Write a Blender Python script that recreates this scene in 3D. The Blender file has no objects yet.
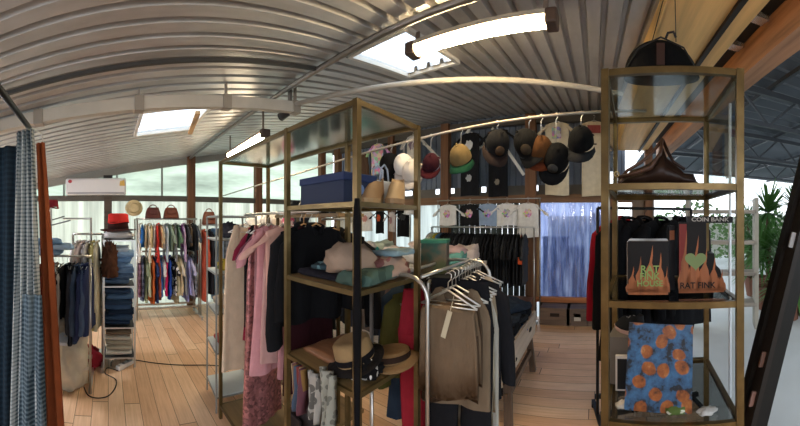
import bpy, math, random
from mathutils import Vector, Matrix, noise
R = random.Random(7)
PI = math.pi
SC = bpy.context.scene
COL = SC.collection
EYE = 1.55
F = 310.0

# ------------------------------------------------------------------ placing
def bearing(px): return (px - 595) / F
def P(px, py, r):
    a = bearing(px)
    return Vector((r * math.sin(a), r * math.cos(a), EYE + (222 - py) / F * r))
def PX(px, py, X):
    return P(px, py, X / math.sin(bearing(px)))
def PY(px, py, Y):
    return P(px, py, Y / math.cos(bearing(px)))
def PZ(px, py, z):
    return P(px, py, (z - EYE) * F / (222 - py))
def roof_z(y): return 2.5 + .17 * y
def PR(px, py):
    a = bearing(px)
    r = (2.5 - EYE) / ((222 - py) / F - .17 * math.cos(a))
    return P(px, py, r)

# ------------------------------------------------------------------ materials
def lin(c):
    if isinstance(c, str):
        c = tuple(int(c[i:i + 2], 16) / 255 for i in (0, 2, 4))
    return tuple((x / 12.92 if x <= .04045 else ((x + .055) / 1.055) ** 2.4) for x in c[:3]) + (1,)
_M = {}
def new_mat(name):
    m = bpy.data.materials.new(name); m.use_nodes = True
    nt = m.node_tree; b = nt.nodes['Principled BSDF']
    return m, nt, b
def N(nt, t, **kw):
    n = nt.nodes.new(t)
    for k, v in kw.items(): setattr(n, k, v)
    return n
def mix_rgb(nt, fac, a, b, mode='MIX'):
    n = N(nt, 'ShaderNodeMix', data_type='RGBA', blend_type=mode)
    for s, v in ((n.inputs[0], fac), (n.inputs[6], a), (n.inputs[7], b)):
        if hasattr(v, 'links') or isinstance(v, bpy.types.NodeSocket): nt.links.new(v, s)
        else: s.default_value = v
    return n.outputs[2]
def ramp(nt, fac, stops, interp='LINEAR'):
    n = N(nt, 'ShaderNodeValToRGB'); n.color_ramp.interpolation = interp
    e = n.color_ramp.elements
    while len(e) < len(stops): e.new(.5)
    for x, (p, c) in zip(e, stops): x.position = p; x.color = c
    nt.links.new(fac, n.inputs[0]); return n.outputs[0]
def objco(nt, scale=(1, 1, 1), rot=(0, 0, 0)):
    t = N(nt, 'ShaderNodeTexCoord'); m = N(nt, 'ShaderNodeMapping')
    m.inputs['Scale'].default_value = scale; m.inputs['Rotation'].default_value = rot
    nt.links.new(t.outputs['Object'], m.inputs[0]); return m.outputs[0]
def noise_n(nt, co, scale, detail=3, rough=.5):
    n = N(nt, 'ShaderNodeTexNoise'); n.inputs['Scale'].default_value = scale
    n.inputs['Detail'].default_value = detail; n.inputs['Roughness'].default_value = rough
    nt.links.new(co, n.inputs['Vector']); return n.outputs[0]
def bump(nt, b, h, s=.3, d=.01):
    n = N(nt, 'ShaderNodeBump'); n.inputs['Strength'].default_value = s; n.inputs['Distance'].default_value = d
    nt.links.new(h, n.inputs['Height']); nt.links.new(n.outputs[0], b.inputs['Normal'])
def mul(c, k): return (min(1, c[0] * k), min(1, c[1] * k), min(1, c[2] * k), 1)

def plain(c, rough=.6, metal=0., var=.12, scale=8, name='paint', bmp=.0):
    key = ('plain', c, rough, metal, var, scale)
    if key in _M: return _M[key]
    m, nt, b = new_mat(name); L = lin(c)
    co = objco(nt); n = noise_n(nt, co, scale)
    nt.links.new(mix_rgb(nt, n, mul(L, 1 - var), mul(L, 1 + var)), b.inputs['Base Color'])
    b.inputs['Roughness'].default_value = rough; b.inputs['Metallic'].default_value = metal
    if not metal: b.inputs['Specular IOR Level'].default_value = .25
    if bmp: bump(nt, b, n, bmp)
    _M[key] = m; return m

def fabric(c, pat=None, c2='ffffff', sc=1.0):
    key = ('fab', c, pat, c2, sc)
    if key in _M: return _M[key]
    m, nt, b = new_mat('fabric'); L = lin(c); L2 = lin(c2)
    co = objco(nt)
    n = noise_n(nt, co, 14, 4)
    col = mix_rgb(nt, n, mul(L, .78), mul(L, 1.18))
    sp = N(nt, 'ShaderNodeSeparateXYZ'); nt.links.new(co, sp.inputs[0])
    def band(sock, freq, lo):
        a = N(nt, 'ShaderNodeMath', operation='MULTIPLY'); nt.links.new(sock, a.inputs[0]); a.inputs[1].default_value = freq
        f = N(nt, 'ShaderNodeMath', operation='FRACT'); nt.links.new(a.outputs[0], f.inputs[0])
        g = N(nt, 'ShaderNodeMath', operation='GREATER_THAN'); nt.links.new(f.outputs[0], g.inputs[0]); g.inputs[1].default_value = lo
        return g.outputs[0]
    def add(a, b_, op='ADD'):
        n_ = N(nt, 'ShaderNodeMath', operation=op); nt.links.new(a, n_.inputs[0]); nt.links.new(b_, n_.inputs[1]); return n_.outputs[0]
    if pat == 'stripe':
        col = mix_rgb(nt, band(sp.outputs[2], 18 * sc, .5), col, L2)
    elif pat == 'vstripe':
        s = N(nt, 'ShaderNodeMath', operation='ADD'); nt.links.new(sp.outputs[0], s.inputs[0]); nt.links.new(sp.outputs[1], s.inputs[1])
        col = mix_rgb(nt, band(s.outputs[0], 20 * sc, .55), col, L2)
    elif pat in ('check', 'plaid'):
        s = N(nt, 'ShaderNodeMath', operation='ADD'); nt.links.new(sp.outputs[0], s.inputs[0]); nt.links.new(sp.outputs[1], s.inputs[1])
        k = 28 if pat == 'check' else 11
        v = add(band(s.outputs[0], k * sc, .55), band(sp.outputs[2], k * sc, .55))
        h = N(nt, 'ShaderNodeMath', operation='MULTIPLY'); nt.links.new(v, h.inputs[0]); h.inputs[1].default_value = .5
        col = mix_rgb(nt, h.outputs[0], col, L2)
    elif pat == 'print':
        v = N(nt, 'ShaderNodeTexVoronoi'); v.inputs['Scale'].default_value = 16 * sc; nt.links.new(co, v.inputs['Vector'])
        col = mix_rgb(nt, ramp(nt, v.outputs['Distance'], [(0, (1, 1, 1, 1)), (.42, (1, 1, 1, 1)), (.46, (0, 0, 0, 1))]), col, L2)
    elif pat == 'multi':
        v = N(nt, 'ShaderNodeTexVoronoi'); v.inputs['Scale'].default_value = 14 * sc; nt.links.new(co, v.inputs['Vector'])
        h = N(nt, 'ShaderNodeHueSaturation'); h.inputs['Saturation'].default_value = .8; nt.links.new(v.outputs['Color'], h.inputs['Color'])
        col = mix_rgb(nt, .6, col, h.outputs[0])
    elif pat == 'denim':
        w = noise_n(nt, objco(nt, (3, 3, 30)), 6, 3)
        col = mix_rgb(nt, w, mul(L, .6), mul(L, 1.45))
    elif pat == 'sequin':
        v = N(nt, 'ShaderNodeTexVoronoi'); v.inputs['Scale'].default_value = 55; nt.links.new(co, v.inputs['Vector'])
        s2 = N(nt, 'ShaderNodeSeparateColor'); nt.links.new(v.outputs['Color'], s2.inputs[0])
        col = mix_rgb(nt, s2.outputs[0], mul(L, .5), mul(L, 1.7)); b.inputs['Metallic'].default_value = .5
    elif pat == 'bands':
        col = ramp(nt, None_frac(nt, sp.outputs[0], 7 * sc), [(0, lin('5e3a42')), (.22, lin('7d5f36')), (.42, lin('3f4a5a')), (.62, lin('74342f')), (.82, lin('8f7e5e'))], 'CONSTANT')
    nt.links.new(col, b.inputs['Base Color'])
    b.inputs['Roughness'].default_value = .92 if pat != 'sequin' else .35
    b.inputs['Specular IOR Level'].default_value = .15 if pat != 'sequin' else .6
    bump(nt, b, noise_n(nt, objco(nt, (1, 1, .4)), 22, 3), .5, .02)
    _M[key] = m; return m
def None_frac(nt, s, k):
    a = N(nt, 'ShaderNodeMath', operation='MULTIPLY'); nt.links.new(s, a.inputs[0]); a.inputs[1].default_value = k
    f = N(nt, 'ShaderNodeMath', operation='FRACT'); nt.links.new(a.outputs[0], f.inputs[0]); return f.outputs[0]

def emis(c, s):
    key = ('em', c, s)
    if key in _M: return _M[key]
    m, nt, b = new_mat('glowing_tube')
    b.inputs['Base Color'].default_value = lin(c)
    b.inputs['Emission Color'].default_value = lin(c); b.inputs['Emission Strength'].default_value = s
    _M[key] = m; return m

def glass(tint='e8f0f0', alpha=.12, rough=.04):
    key = ('glass', tint, alpha, rough)
    if key in _M: return _M[key]
    m = bpy.data.materials.new('glass'); m.use_nodes = True; nt = m.node_tree; nt.nodes.clear()
    o = N(nt, 'ShaderNodeOutputMaterial'); t = N(nt, 'ShaderNodeBsdfTransparent'); g = N(nt, 'ShaderNodeBsdfGlossy')
    g.inputs['Roughness'].default_value = rough; t.inputs[0].default_value = lin(tint)
    lw = N(nt, 'ShaderNodeLayerWeight'); f = N(nt, 'ShaderNodeMath', operation='POWER'); nt.links.new(lw.outputs['Facing'], f.inputs[0]); f.inputs[1].default_value = 4.5
    a = N(nt, 'ShaderNodeMath', operation='ADD'); a.use_clamp = True; nt.links.new(f.outputs[0], a.inputs[0]); a.inputs[1].default_value = alpha
    mx = N(nt, 'ShaderNodeMixShader'); nt.links.new(a.outputs[0], mx.inputs[0]); nt.links.new(t.outputs[0], mx.inputs[1]); nt.links.new(g.outputs[0], mx.inputs[2])
    nt.links.new(mx.outputs[0], o.inputs[0]); _M[key] = m; return m

def sheet(c, tr=.35, streak=None, name='translucent_sheet'):
    """translucent plastic sheeting that lets daylight through"""
    key = ('sheet', c, tr, streak)
    if key in _M: return _M[key]
    m = bpy.data.materials.new(name); m.use_nodes = True; nt = m.node_tree; nt.nodes.clear()
    o = N(nt, 'ShaderNodeOutputMaterial'); t = N(nt, 'ShaderNodeBsdfTransparent'); l = N(nt, 'ShaderNodeBsdfTranslucent'); d = N(nt, 'ShaderNodeBsdfDiffuse')
    L = lin(c)
    if streak:
        n = noise_n(nt, objco(nt, streak), 1, 4, .6)
        col = ramp(nt, n, [(.3, mul(L, .55)), (.5, L), (.7, mul(L, 1.5))])
        for x in (t, l, d): nt.links.new(col, x.inputs[0])
    else:
        for x in (t, l, d): x.inputs[0].default_value = L
    m1 = N(nt, 'ShaderNodeMixShader'); m1.inputs[0].default_value = .3
    nt.links.new(l.outputs[0], m1.inputs[1]); nt.links.new(d.outputs[0], m1.inputs[2])
    m2 = N(nt, 'ShaderNodeMixShader'); m2.inputs[0].default_value = tr
    nt.links.new(m1.outputs[0], m2.inputs[1]); nt.links.new(t.outputs[0], m2.inputs[2])
    nt.links.new(m2.outputs[0], o.inputs[0]); _M[key] = m; return m

def wood(c, rough=.6, axis=0, k=1.0, name='wood', dark=.55):
    key = ('wood', c, rough, axis, k, dark)
    if key in _M: return _M[key]
    m, nt, b = new_mat(name); L = lin(c); s = [18 * k] * 3; s[axis] = 1.2 * k
    n = noise_n(nt, objco(nt, tuple(s)), 1.5, 5, .6)
    nt.links.new(ramp(nt, n, [(.3, mul(L, dark)), (.5, L), (.75, mul(L, 1.3))]), b.inputs['Base Color'])
    b.inputs['Roughness'].default_value = rough; bump(nt, b, n, .25)
    _M[key] = m; return m

def metal(c, rough=.35, m_=.85): return plain(c, rough, m_, .1, 20, 'metal')
BRASS = None
def init_mats():
    global BRASS, CHROME, GLASS, BLACKM
    m, nt, b = new_mat('brushed_brass')
    n = noise_n(nt, objco(nt, (5, 5, 5)), 2, 3)
    nt.links.new(ramp(nt, n, [(.3, lin('5c4c2e')), (.6, lin('6f5d3a')), (.8, lin('84724c'))]), b.inputs['Base Color'])
    b.inputs['Metallic'].default_value = .7; b.inputs['Roughness'].default_value = .36
    BRASS = m
    CHROME = metal('b9b6b0', .28); GLASS = glass(); BLACKM = plain('151515', .5)
init_mats()

# ------------------------------------------------------------------ meshes
class MB:
    def __init__(s): s.v = []; s.f = []; s.m = []
    def face(s, idx, mi=0): s.f.append(tuple(idx)); s.m.append(mi)
    def box(s, c, d, rot=None, mi=0):
        c = Vector(c); b = len(s.v)
        for x in (-.5, .5):
            for y in (-.5, .5):
                for z in (-.5, .5):
                    p = Vector((x * d[0], y * d[1], z * d[2]))
                    if rot is not None: p = rot @ p
                    s.v.append(c + p)
        for q in ((0, 1, 3, 2), (4, 6, 7, 5), (0, 4, 5, 1), (2, 3, 7, 6), (0, 2, 6, 4), (1, 5, 7, 3)): s.face([b + i for i in q], mi)
        return s
    def bar(s, a, b, w, h=None, mi=0):
        """square bar from a to b"""
        a = Vector(a); b = Vector(b); h = h or w; d = b - a; L = d.length
        x = d.normalized(); up = Vector((0, 0, 1)) if abs(x.z) < .95 else Vector((0, 1, 0))
        y = up.cross(x).normalized(); z = x.cross(y)
        rot = Matrix((x, y, z)).transposed()
        return s.box((a + b) / 2, (L, w, h), rot, mi)
    def tube(s, pts, r, n=8, mi=0, caps=True, sy=1.0):
        pts = [Vector(p) for p in pts]; rs = r if isinstance(r, (list, tuple)) else [r] * len(pts)
        ref = None; base = len(s.v)
        for i, p in enumerate(pts):
            d = (pts[min(i + 1, len(pts) - 1)] - pts[max(i - 1, 0)])
            if d.length < 1e-9: d = Vector((0, 0, 1))
            d.normalize()
            if ref is None: ref = Vector((0, 0, 1)) if abs(d.z) < .9 else Vector((1, 0, 0))
            u = (ref - d * ref.dot(d)).normalized(); w = d.cross(u); ref = u
            for k in range(n):
                a = 2 * PI * k / n
                s.v.append(p + (u * math.cos(a) * sy + w * math.sin(a)) * rs[i])
        for i in range(len(pts) - 1):
            for k in range(n):
                a = base + i * n + k; b = base + i * n + (k + 1) % n
                s.face((a, b, b + n, a + n), mi)
        if caps:
            s.face([base + k for k in range(n)][::-1], mi); s.face([base + (len(pts) - 1) * n + k for k in range(n)], mi)
        return s
    def loft(s, rings, mi=0, closed=True, cap0=False, cap1=False):
        base = len(s.v); n = len(rings[0])
        for r in rings: s.v.extend(Vector(p) for p in r)
        for i in range(len(rings) - 1):
            for k in range(n if closed else n - 1):
                a = base + i * n + k; b = base + i * n + (k + 1) % n
                s.face((a, b, b + n, a + n), mi)
        if cap0: s.face([base + k for k in range(n)][::-1], mi)
        if cap1: s.face([base + (len(rings) - 1) * n + k for k in range(n)], mi)
        return s
    def prism(s, poly, t, fn, mi=0):
        """poly: 2-D outline; fn(u, v, w) -> point; w from -t/2 to t/2"""
        b = len(s.v); n = len(poly)
        for w in (-t / 2, t / 2):
            for u, v in poly: s.v.append(Vector(fn(u, v, w)))
        s.face([b + i for i in range(n)][::-1], mi); s.face([b + n + i for i in range(n)], mi)
        for i in range(n): s.face((b + i, b + (i + 1) % n, b + n + (i + 1) % n, b + n + i), mi)
        return s
    def build(s, name, mats, parent=None, loc=(0, 0, 0), rot=(0, 0, 0), smooth=False, bev=0):
        me = bpy.data.meshes.new(name); me.from_pydata([tuple(v) for v in s.v], [], s.f)
        if not isinstance(mats, (list, tuple)): mats = [mats]
        for m in mats: me.materials.append(m)
        me.polygons.foreach_set('material_index', s.m)
        if smooth: me.polygons.foreach_set('use_smooth', [True] * len(s.f))
        me.update()
        o = bpy.data.objects.new(name, me); COL.objects.link(o)
        o.location = loc; o.rotation_euler = rot
        if parent is not None: o.parent = parent
        if bev:
            md = o.modifiers.new('bevel', 'BEVEL'); md.width = bev; md.segments = 2; md.limit_method = 'ANGLE'
        return o

def tag(o, label, cat, group=None, kind=None):
    w = label.split()
    if len(w) > 16: print('LONG', len(w), label)
    o['label'] = label; o['category'] = cat
    if group: o['group'] = group
    if kind: o['kind'] = kind
    return o
def empty(name, loc=(0, 0, 0), rz=0):
    o = bpy.data.objects.new(name, None); COL.objects.link(o); o.empty_display_size = .1
    o.location = loc; o.rotation_euler = (0, 0, rz); return o
def struct(o, label=None, cat=None):
    o['kind'] = 'structure'
    if label: o['label'] = label
    o['category'] = cat or 'building part'
    return o
def text(parent, body, size, loc, rot, mat, ext=.0008, name='lettering', sx=1.0):
    cu = bpy.data.curves.new('t', 'FONT'); cu.body = body; cu.size = size; cu.align_x = 'CENTER'; cu.align_y = 'CENTER'; cu.extrude = ext; cu.offset = size * .02
    t = bpy.data.objects.new('t', cu); COL.objects.link(t)
    bpy.context.view_layer.update()
    me = bpy.data.meshes.new_from_object(t.evaluated_get(bpy.context.evaluated_depsgraph_get()))
    bpy.data.objects.remove(t)
    me.materials.clear(); me.materials.append(mat)
    o = bpy.data.objects.new(name, me); COL.objects.link(o); o.parent = parent; o.location = loc; o.rotation_euler = rot; o.scale = (sx, 1, 1)
    return o

# ------------------------------------------------------------------ camera, world
cam = bpy.data.cameras.new('camera'); co = bpy.data.objects.new('camera', cam); COL.objects.link(co)
cam.type = 'PANO'; cam.panorama_type = 'CENTRAL_CYLINDRICAL'
cam.central_cylindrical_range_u_min = -400 / F; cam.central_cylindrical_range_u_max = 400 / F
cam.central_cylindrical_range_v_min = -204 / F; cam.central_cylindrical_range_v_max = 222 / F
cam.central_cylindrical_radius = 1; cam.clip_start = .02
co.location = (0, 0, EYE); co.rotation_euler = (PI / 2, 0, 195 / F); SC.camera = co
W = bpy.data.worlds.new('world'); SC.world = W; W.use_nodes = True
nt = W.node_tree; bg = nt.nodes['Background']
tc = N(nt, 'ShaderNodeTexCoord'); sx_ = N(nt, 'ShaderNodeSeparateXYZ'); nt.links.new(tc.outputs['Generated'], sx_.inputs[0])
nt.links.new(ramp(nt, sx_.outputs[2], [(0, (.86, .93, 1, 1)), (.5, (.80, .90, 1, 1)), (1, (.72, .85, 1, 1))]), bg.inputs[0])
bg.inputs[1].default_value = 1.9
SC.view_settings.view_transform = 'Standard'; SC.view_settings.look = 'None'; SC.view_settings.gamma = 1
SC.view_settings.use_curve_mapping = False; SC.view_settings.exposure = 0.85
SC.cycles.max_bounces = 8; SC.cycles.transparent_max_bounces = 16; SC.cycles.diffuse_bounces = 4
SC.cycles.sample_clamp_indirect = 6

# ------------------------------------------------------------------ shell
XL, YB, XR = -5.6, 5.0, .86
# floor boards run along X
m, nt, b = new_mat('floor_boards')
co_ = objco(nt); sp = N(nt, 'ShaderNodeSeparateXYZ'); nt.links.new(co_, sp.inputs[0])
def math_n(op, a, v=None):
    n = N(nt, 'ShaderNodeMath', operation=op)
    nt.links.new(a, n.inputs[0])
    if v is not None:
        if isinstance(v, (int, float)): n.inputs[1].default_value = v
        else: nt.links.new(v, n.inputs[1])
    return n.outputs[0]
ys = math_n('MULTIPLY', sp.outputs[1], 1 / .135); yi = math_n('FLOOR', ys); yf = math_n('FRACT', ys)
wn = N(nt, 'ShaderNodeTexWhiteNoise', noise_dimensions='1D'); nt.links.new(yi, wn.inputs['W'])
xs = math_n('ADD', math_n('MULTIPLY', sp.outputs[0], 1 / 2.3), wn.outputs[0]); xi = math_n('FLOOR', xs); xf = math_n('FRACT', xs)
cb = N(nt, 'ShaderNodeCombineXYZ'); nt.links.new(yi, cb.inputs[0]); nt.links.new(xi, cb.inputs[1])
w2 = N(nt, 'ShaderNodeTexWhiteNoise', noise_dimensions='2D'); nt.links.new(cb.outputs[0], w2.inputs['Vector'])
board = ramp(nt, w2.outputs[0], [(0, lin('e0b48c')), (.35, lin('ecc49c')), (.7, lin('f3d2ae')), (1, lin('dcae84'))])
gr = noise_n(nt, objco(nt, (1.5, 26, 1)), 2, 5, .65)
board = mix_rgb(nt, ramp(nt, gr, [(.35, (.72, .66, .6, 1)), (.6, (1.05, 1.03, 1, 1))]), (0, 0, 0, 1), board, 'MULTIPLY') if False else mix_rgb(nt, 1.0, board, ramp(nt, gr, [(.3, (.82, .77, .72, 1)), (.6, (1, 1, 1, 1))]), 'MULTIPLY')
dirt = noise_n(nt, objco(nt), 1.3, 5, .6)
board = mix_rgb(nt, 1.0, board, ramp(nt, dirt, [(.3, (.86, .83, .8, 1)), (.6, (1, 1, 1, 1))]), 'MULTIPLY')
gap = math_n('ADD', math_n('LESS_THAN', yf, .03), math_n('LESS_THAN', xf, .003))
board = mix_rgb(nt, gap, board, lin('6b4b34'))
nt.links.new(board, b.inputs['Base Color']); b.inputs['Roughness'].default_value = .48
bump(nt, b, gr, .15, .004)
FLOORM = m
g = MB(); g.box(((XL + XR) / 2, .5, -.04), (XR - XL, 9.0, .08)); struct(g.build('floor', FLOORM), 'worn pale timber floorboards running the length of the shop')
g = MB(); g.box((9, 4, -.10), (30, 32, .12)); 
go = struct(g.build('ground', plain('c9cbc8', .85, 0, .12, 2, 'pale_concrete')), 'pale concrete yard beside the open side of the shop')
go.location.z = 0.0

# corrugated ceiling with two rooflights cut out
def poly_in(p, poly):
    x, y = p; c = False; n = len(poly)
    for i in range(n):
        x1, y1 = poly[i]; x2, y2 = poly[(i + 1) % n]
        if (y1 > y) != (y2 > y) and x < (x2 - x1) * (y - y1) / (y2 - y1) + x1: c = not c
    return c
HOLE1 = (-3.62, -2.72, .50, 1.30)
sk = [tuple(PR(*q)[:2]) for q in ((142, 111), (200, 109), (190, 128), (137, 131))]
HOLE1 = (min(q[0] for q in sk), max(q[0] for q in sk), min(q[1] for q in sk), max(q[1] for q in sk))
sk2 = [tuple(PR(*q)[:2]) for q in ((357, 57), (398, 30), (450, 55), (412, 74))]
HOLE2 = (min(q[0] for q in sk2), max(q[0] for q in sk2), min(q[1] for q in sk2), max(q[1] for q in sk2))
print('HOLES', HOLE1, HOLE2)
def corr_profile(x0, x1, pitch, depth):
    pts = []; x = x0
    while x < x1:
        for dx, dz in ((0, 0), (.64, 0), (.72, depth), (.92, depth)):
            if x + dx * pitch <= x1: pts.append((x + dx * pitch, dz))
        x += pitch
    pts.append((x1, 0)); return pts
def corrugated(x0, x1, y0, y1, step, test, pitch=.13, depth=.042, zf=roof_z, dz=0):
    mb = MB(); pr = corr_profile(x0, x1, pitch, depth); ny = int(round((y1 - y0) / step))
    n = len(pr)
    for j in range(ny + 1):
        y = y0 + (y1 - y0) * j / ny
        for x, d in pr: mb.v.append(Vector((x, y, zf(y) + d + dz)))
    for j in range(ny):
        yc = y0 + (y1 - y0) * (j + .5) / ny
        for i in range(n - 1):
            xc = (pr[i][0] + pr[i + 1][0]) / 2
            if test(xc, yc): mb.face((j * n + i, j * n + i + 1, (j + 1) * n + i + 1, (j + 1) * n + i))
    return mb
def inh(h, x, y): return h[0] < x < h[1] and h[2] < y < h[3]
m, nt, b = new_mat('galvanised_sheet')
n1 = noise_n(nt, objco(nt, (3, .5, 1)), 2, 5, .6); n2 = noise_n(nt, objco(nt), 9, 3)
c1 = ramp(nt, n1, [(.3, lin('a39d97')), (.55, lin('bcb8b5')), (.75, lin('cbcbcd'))])
nt.links.new(mix_rgb(nt, .25, c1, mix_rgb(nt, n2, lin('77706a'), lin('c5c3c0'))), b.inputs['Base Color'])
b.inputs['Metallic'].default_value = .25; b.inputs['Roughness'].default_value = .36
ROOFM = m
mb = corrugated(XL - .3, .38, -4.0, 5.3, .1, lambda x, y: not (inh(HOLE1, x, y) or inh(HOLE2, x, y)))
struct(mb.build('ceiling', ROOFM), 'grey corrugated metal roof sheeting seen from inside')
LIGHTSHEET = sheet('f4f8fb', .75)
for i, h in enumerate((HOLE1, HOLE2)):
    mb = corrugated(h[0] - .03, h[1] + .03, h[2] - .05, h[3] + .05, .1, lambda x, y: True, dz=.05)
    w = struct(mb.build('window_%d' % (i + 1), LIGHTSHEET), ['rooflight of clear corrugated sheet near the air conditioner', 'rooflight of clear corrugated sheet behind the big tube lamp'][i], 'rooflight')
    fr = MB(); z = roof_z
    for a, c in (((h[0], h[2]), (h[1], h[2])), ((h[0], h[3]), (h[1], h[3])), ((h[0], h[2]), (h[0], h[3])), ((h[1], h[2]), (h[1], h[3]))):
        fr.bar((a[0], a[1], z(a[1]) - .01), (c[0], c[1], z(c[1]) - .01), .03, .03)
    fr.build('rooflight_frame', plain('d8d4cc', .5), w)
# prop of the first rooflight
pr_ = MB(); a = PR(198, 109) + Vector((0, 0, -.03)); c_ = PR(190, 129) + Vector((0, 0, -.05)); pr_.bar(a, c_, .05, .03)
struct(pr_.build('trim_1', wood('b08a5c')), 'short timber batten beside the rooflight')

# plywood strip, dark strip in the gap and timber beam at the open side
PLY = wood('e6b672', .55, 1, .5, 'plywood', .8)
mb = MB()
def slab_y(mb, x0, x1, y0, y1, zf, t, mi=0):
    b = len(mb.v)
    for x, y in ((x0, y0), (x1, y0), (x1, y1), (x0, y1)):
        mb.v.append(Vector((x, y, zf(y)))); 
    for x, y in ((x0, y0), (x1, y0), (x1, y1), (x0, y1)):
        mb.v.append(Vector((x, y, zf(y) + t)))
    for q in ((3, 2, 1, 0), (4, 5, 6, 7), (0, 1, 5, 4), (1, 2, 6, 5), (2, 3, 7, 6), (3, 0, 4, 7)): mb.face([b + i for i in q], mi)
slab_y(mb, .37, .84, -3, 5.0, lambda y: 2.66 + .01 * y, .02)
slab_y(mb, .36, .38, -3, 5.0, lambda y: 2.66 + .01 * y, .95)
struct(mb.build('ceiling_strip', PLY), 'strip of plywood lining under the roof edge above the display tower', 'ceiling')
mb = MB(); slab_y(mb, .84, 1.02, -3, 5, lambda y: 2.80 + .01 * y, .02)  # near-black slab set across the dark gap beside the beam
struct(mb.build('ceiling_edge', plain('24201d', .7)), 'dark boxed gutter between plywood strip and timber beam', 'ceiling')
mb = MB(); slab_y(mb, .70, .73, -3, 5, lambda y: 2.635 + .01 * y, .025)
struct(mb.build('trim_2', plain('2a211b', .5)), 'thin dark rail fixed under the plywood strip')
mb = MB(); slab_y(mb, 1.02, 1.16, -3, 5.1, lambda y: 2.60 + .0 * y, .27)
struct(mb.build('trim_3', wood('a87a58', .7, 1, .6)), 'rough brown timber roof beam along the open side')
for i in range(4):
    y = .95 + .33 * i
    b_ = MB(); b_.box((.93, y, 2.775), (.11, .07, .03)); b_.box((.93, y, 2.79), (.16, .02, .02)); o = b_.build('roof_bracket', metal('cfd2d4', .25))
    tag(o, ['galvanised bracket beside timber beam, closest to the camera', 'galvanised bracket beside timber beam, second from the camera', 'galvanised bracket beside timber beam, third from the camera', 'galvanised bracket beside timber beam, deepest in the shop'][i], 'bracket', 'roof brackets by the timber beam')

# rafter, purlins, pipes
def gp(px): a = bearing(px); return a
RAFT = plain('b9b0a3', .7, 0, .25, 5)
mb = MB(); ya, yb = -2.6, 1.55
mb.bar((-2.3, ya, 2.40 + .113 * ya), (-2.3, yb, 2.40 + .113 * yb), .06, .09)
struct(mb.build('trim_4', RAFT), 'pale roof rafter crossing above the left clothes racks')
mb = MB(); mb.tube([(-5.5, 1.48, 2.715), (-.6, 1.48, 2.71)], .022, 8)
struct(mb.build('trim_5', metal('8d8a86', .4)), 'thin grey purlin bar under the roof sheets')
mb = MB(); mb.bar((-1.85, -2.4, roof_z(-2.4) - .035), (-1.85, 1.5, roof_z(1.5) - .035), .02, .025)
struct(mb.build('trim_6', plain('3c3a38', .5)), 'thin dark conduit running across the ceiling sheets')
for i, px in enumerate((39, 139, 226, 295)):
    a = bearing(px); y = -2.3 * math.cos(a) / -math.sin(a) if False else 2.3 / -math.sin(a) * math.cos(a)
    mb = MB(); mb.bar((-2.3, y, 2.43 + .113 * y), (-2.3, y, roof_z(y)), .035, .012); mb.box((-2.3, y, 2.40 + .113 * y), (.08, .07, .11))
    struct(mb.build('trim_%d' % (7 + i), plain('958a7d', .6)), 'steel hanger strap holding the rafter')
mb = MB(); d = Vector((.932, .362, 0)); c0 = Vector((-.83, 2.13, 2.6))
mb.tube([c0 + d * (-1.62 + 2.75 * i / 6) + Vector((0, 0, 0)) for i in range(7)], .021, 10)
struct(mb.build('trim_11', plain('a39c90', .45)), 'pale round pipe arching above the tall shelving unit')
mb = MB(); mb.tube([(-2.3, -2.0, 2.33 - .22), (-2.3, 1.55, 2.6)], .012, 6) if False else mb.tube([(-2.33, 1.55, 2.60), (-2.33, 1.55, 2.77)], .02, 8)
struct(mb.build('trim_12', plain('6d665d', .5)), 'short post holding the pipe end')

# left wall
SH = sheet('a3a594', .06, (0.4, 6, .3)); SHU = sheet('a3ae9b', .12, (1, .6, 3))
mb = MB(); pitch = .09; n = int(8.3 / pitch)
for i in range(n):
    y = -3.3 + i * pitch
    mb.v += [Vector((XL, y, 0)), Vector((XL, y, 1.95)), Vector((XL - .02, y + pitch / 2, 0)), Vector((XL - .02, y + pitch / 2, 1.95))]
for i in range(n * 2 - 1):
    mb.face((2 * i, 2 * i + 1, 2 * i + 3, 2 * i + 2))
struct(mb.build('wall_left', SH, smooth=True), 'pale translucent corrugated sheet wall behind the racks')
mb = MB(); k = 12
for i in range(k):
    y0 = -3.3 + 8.3 * i / k; y1 = -3.3 + 8.3 * (i + 1) / k
    b_ = len(mb.v); mb.v += [Vector((XL - .03, y0, 2.0)), Vector((XL - .03, y1, 2.0)), Vector((XL - .03, y1, roof_z(y1))), Vector((XL - .03, y0, roof_z(y0)))]
    mb.face((b_, b_ + 1, b_ + 2, b_ + 3))
struct(mb.build('wall_left_upper', SHU), 'pale green translucent band of wall above the beam')
DKW = wood('4d433a', .8, 1, .6); BRW = wood('6e4a30', .75, 2, .6)
mb = MB(); mb.bar((XL + .05, -3.3, 1.975), (XL + .05, 5, 1.975), .08, .10)
struct(mb.build('trim_13', plain('59564f', .7)), 'grey wall beam under the air conditioner')
mb = MB(); mb.bar((XL + .04, -3.3, roof_z(-3.3) - .07), (XL + .04, 5, roof_z(5) - .07), .05, .12)
struct(mb.build('trim_14', plain('8c8a82', .7)), 'grey edge board where wall meets roof')
for i, px in enumerate((108, 191, 258, 322)):
    q = PX(px, 200, XL + .08); q.z = 0
    mb = MB(); mb.box((q.x, q.y, 1.0 if i == 0 else roof_z(q.y) / 2), (.12, .14, 2.0 if i == 0 else roof_z(q.y)))
    struct(mb.build('trim_%d' % (15 + i), BRW if i else DKW), 'dark timber wall post')
# thin mullions of the upper band
for i, px in enumerate((64, 117, 162)):
    q = PX(px, 170, XL + .02)
    mb = MB(); mb.box((q.x, q.y, (2.0 + roof_z(q.y)) / 2), (.03, .03, roof_z(q.y) - 2.0))
    struct(mb.build('trim_%d' % (19 + i), plain('7c7f78', .6)), 'thin upright in the upper wall band')

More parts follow.
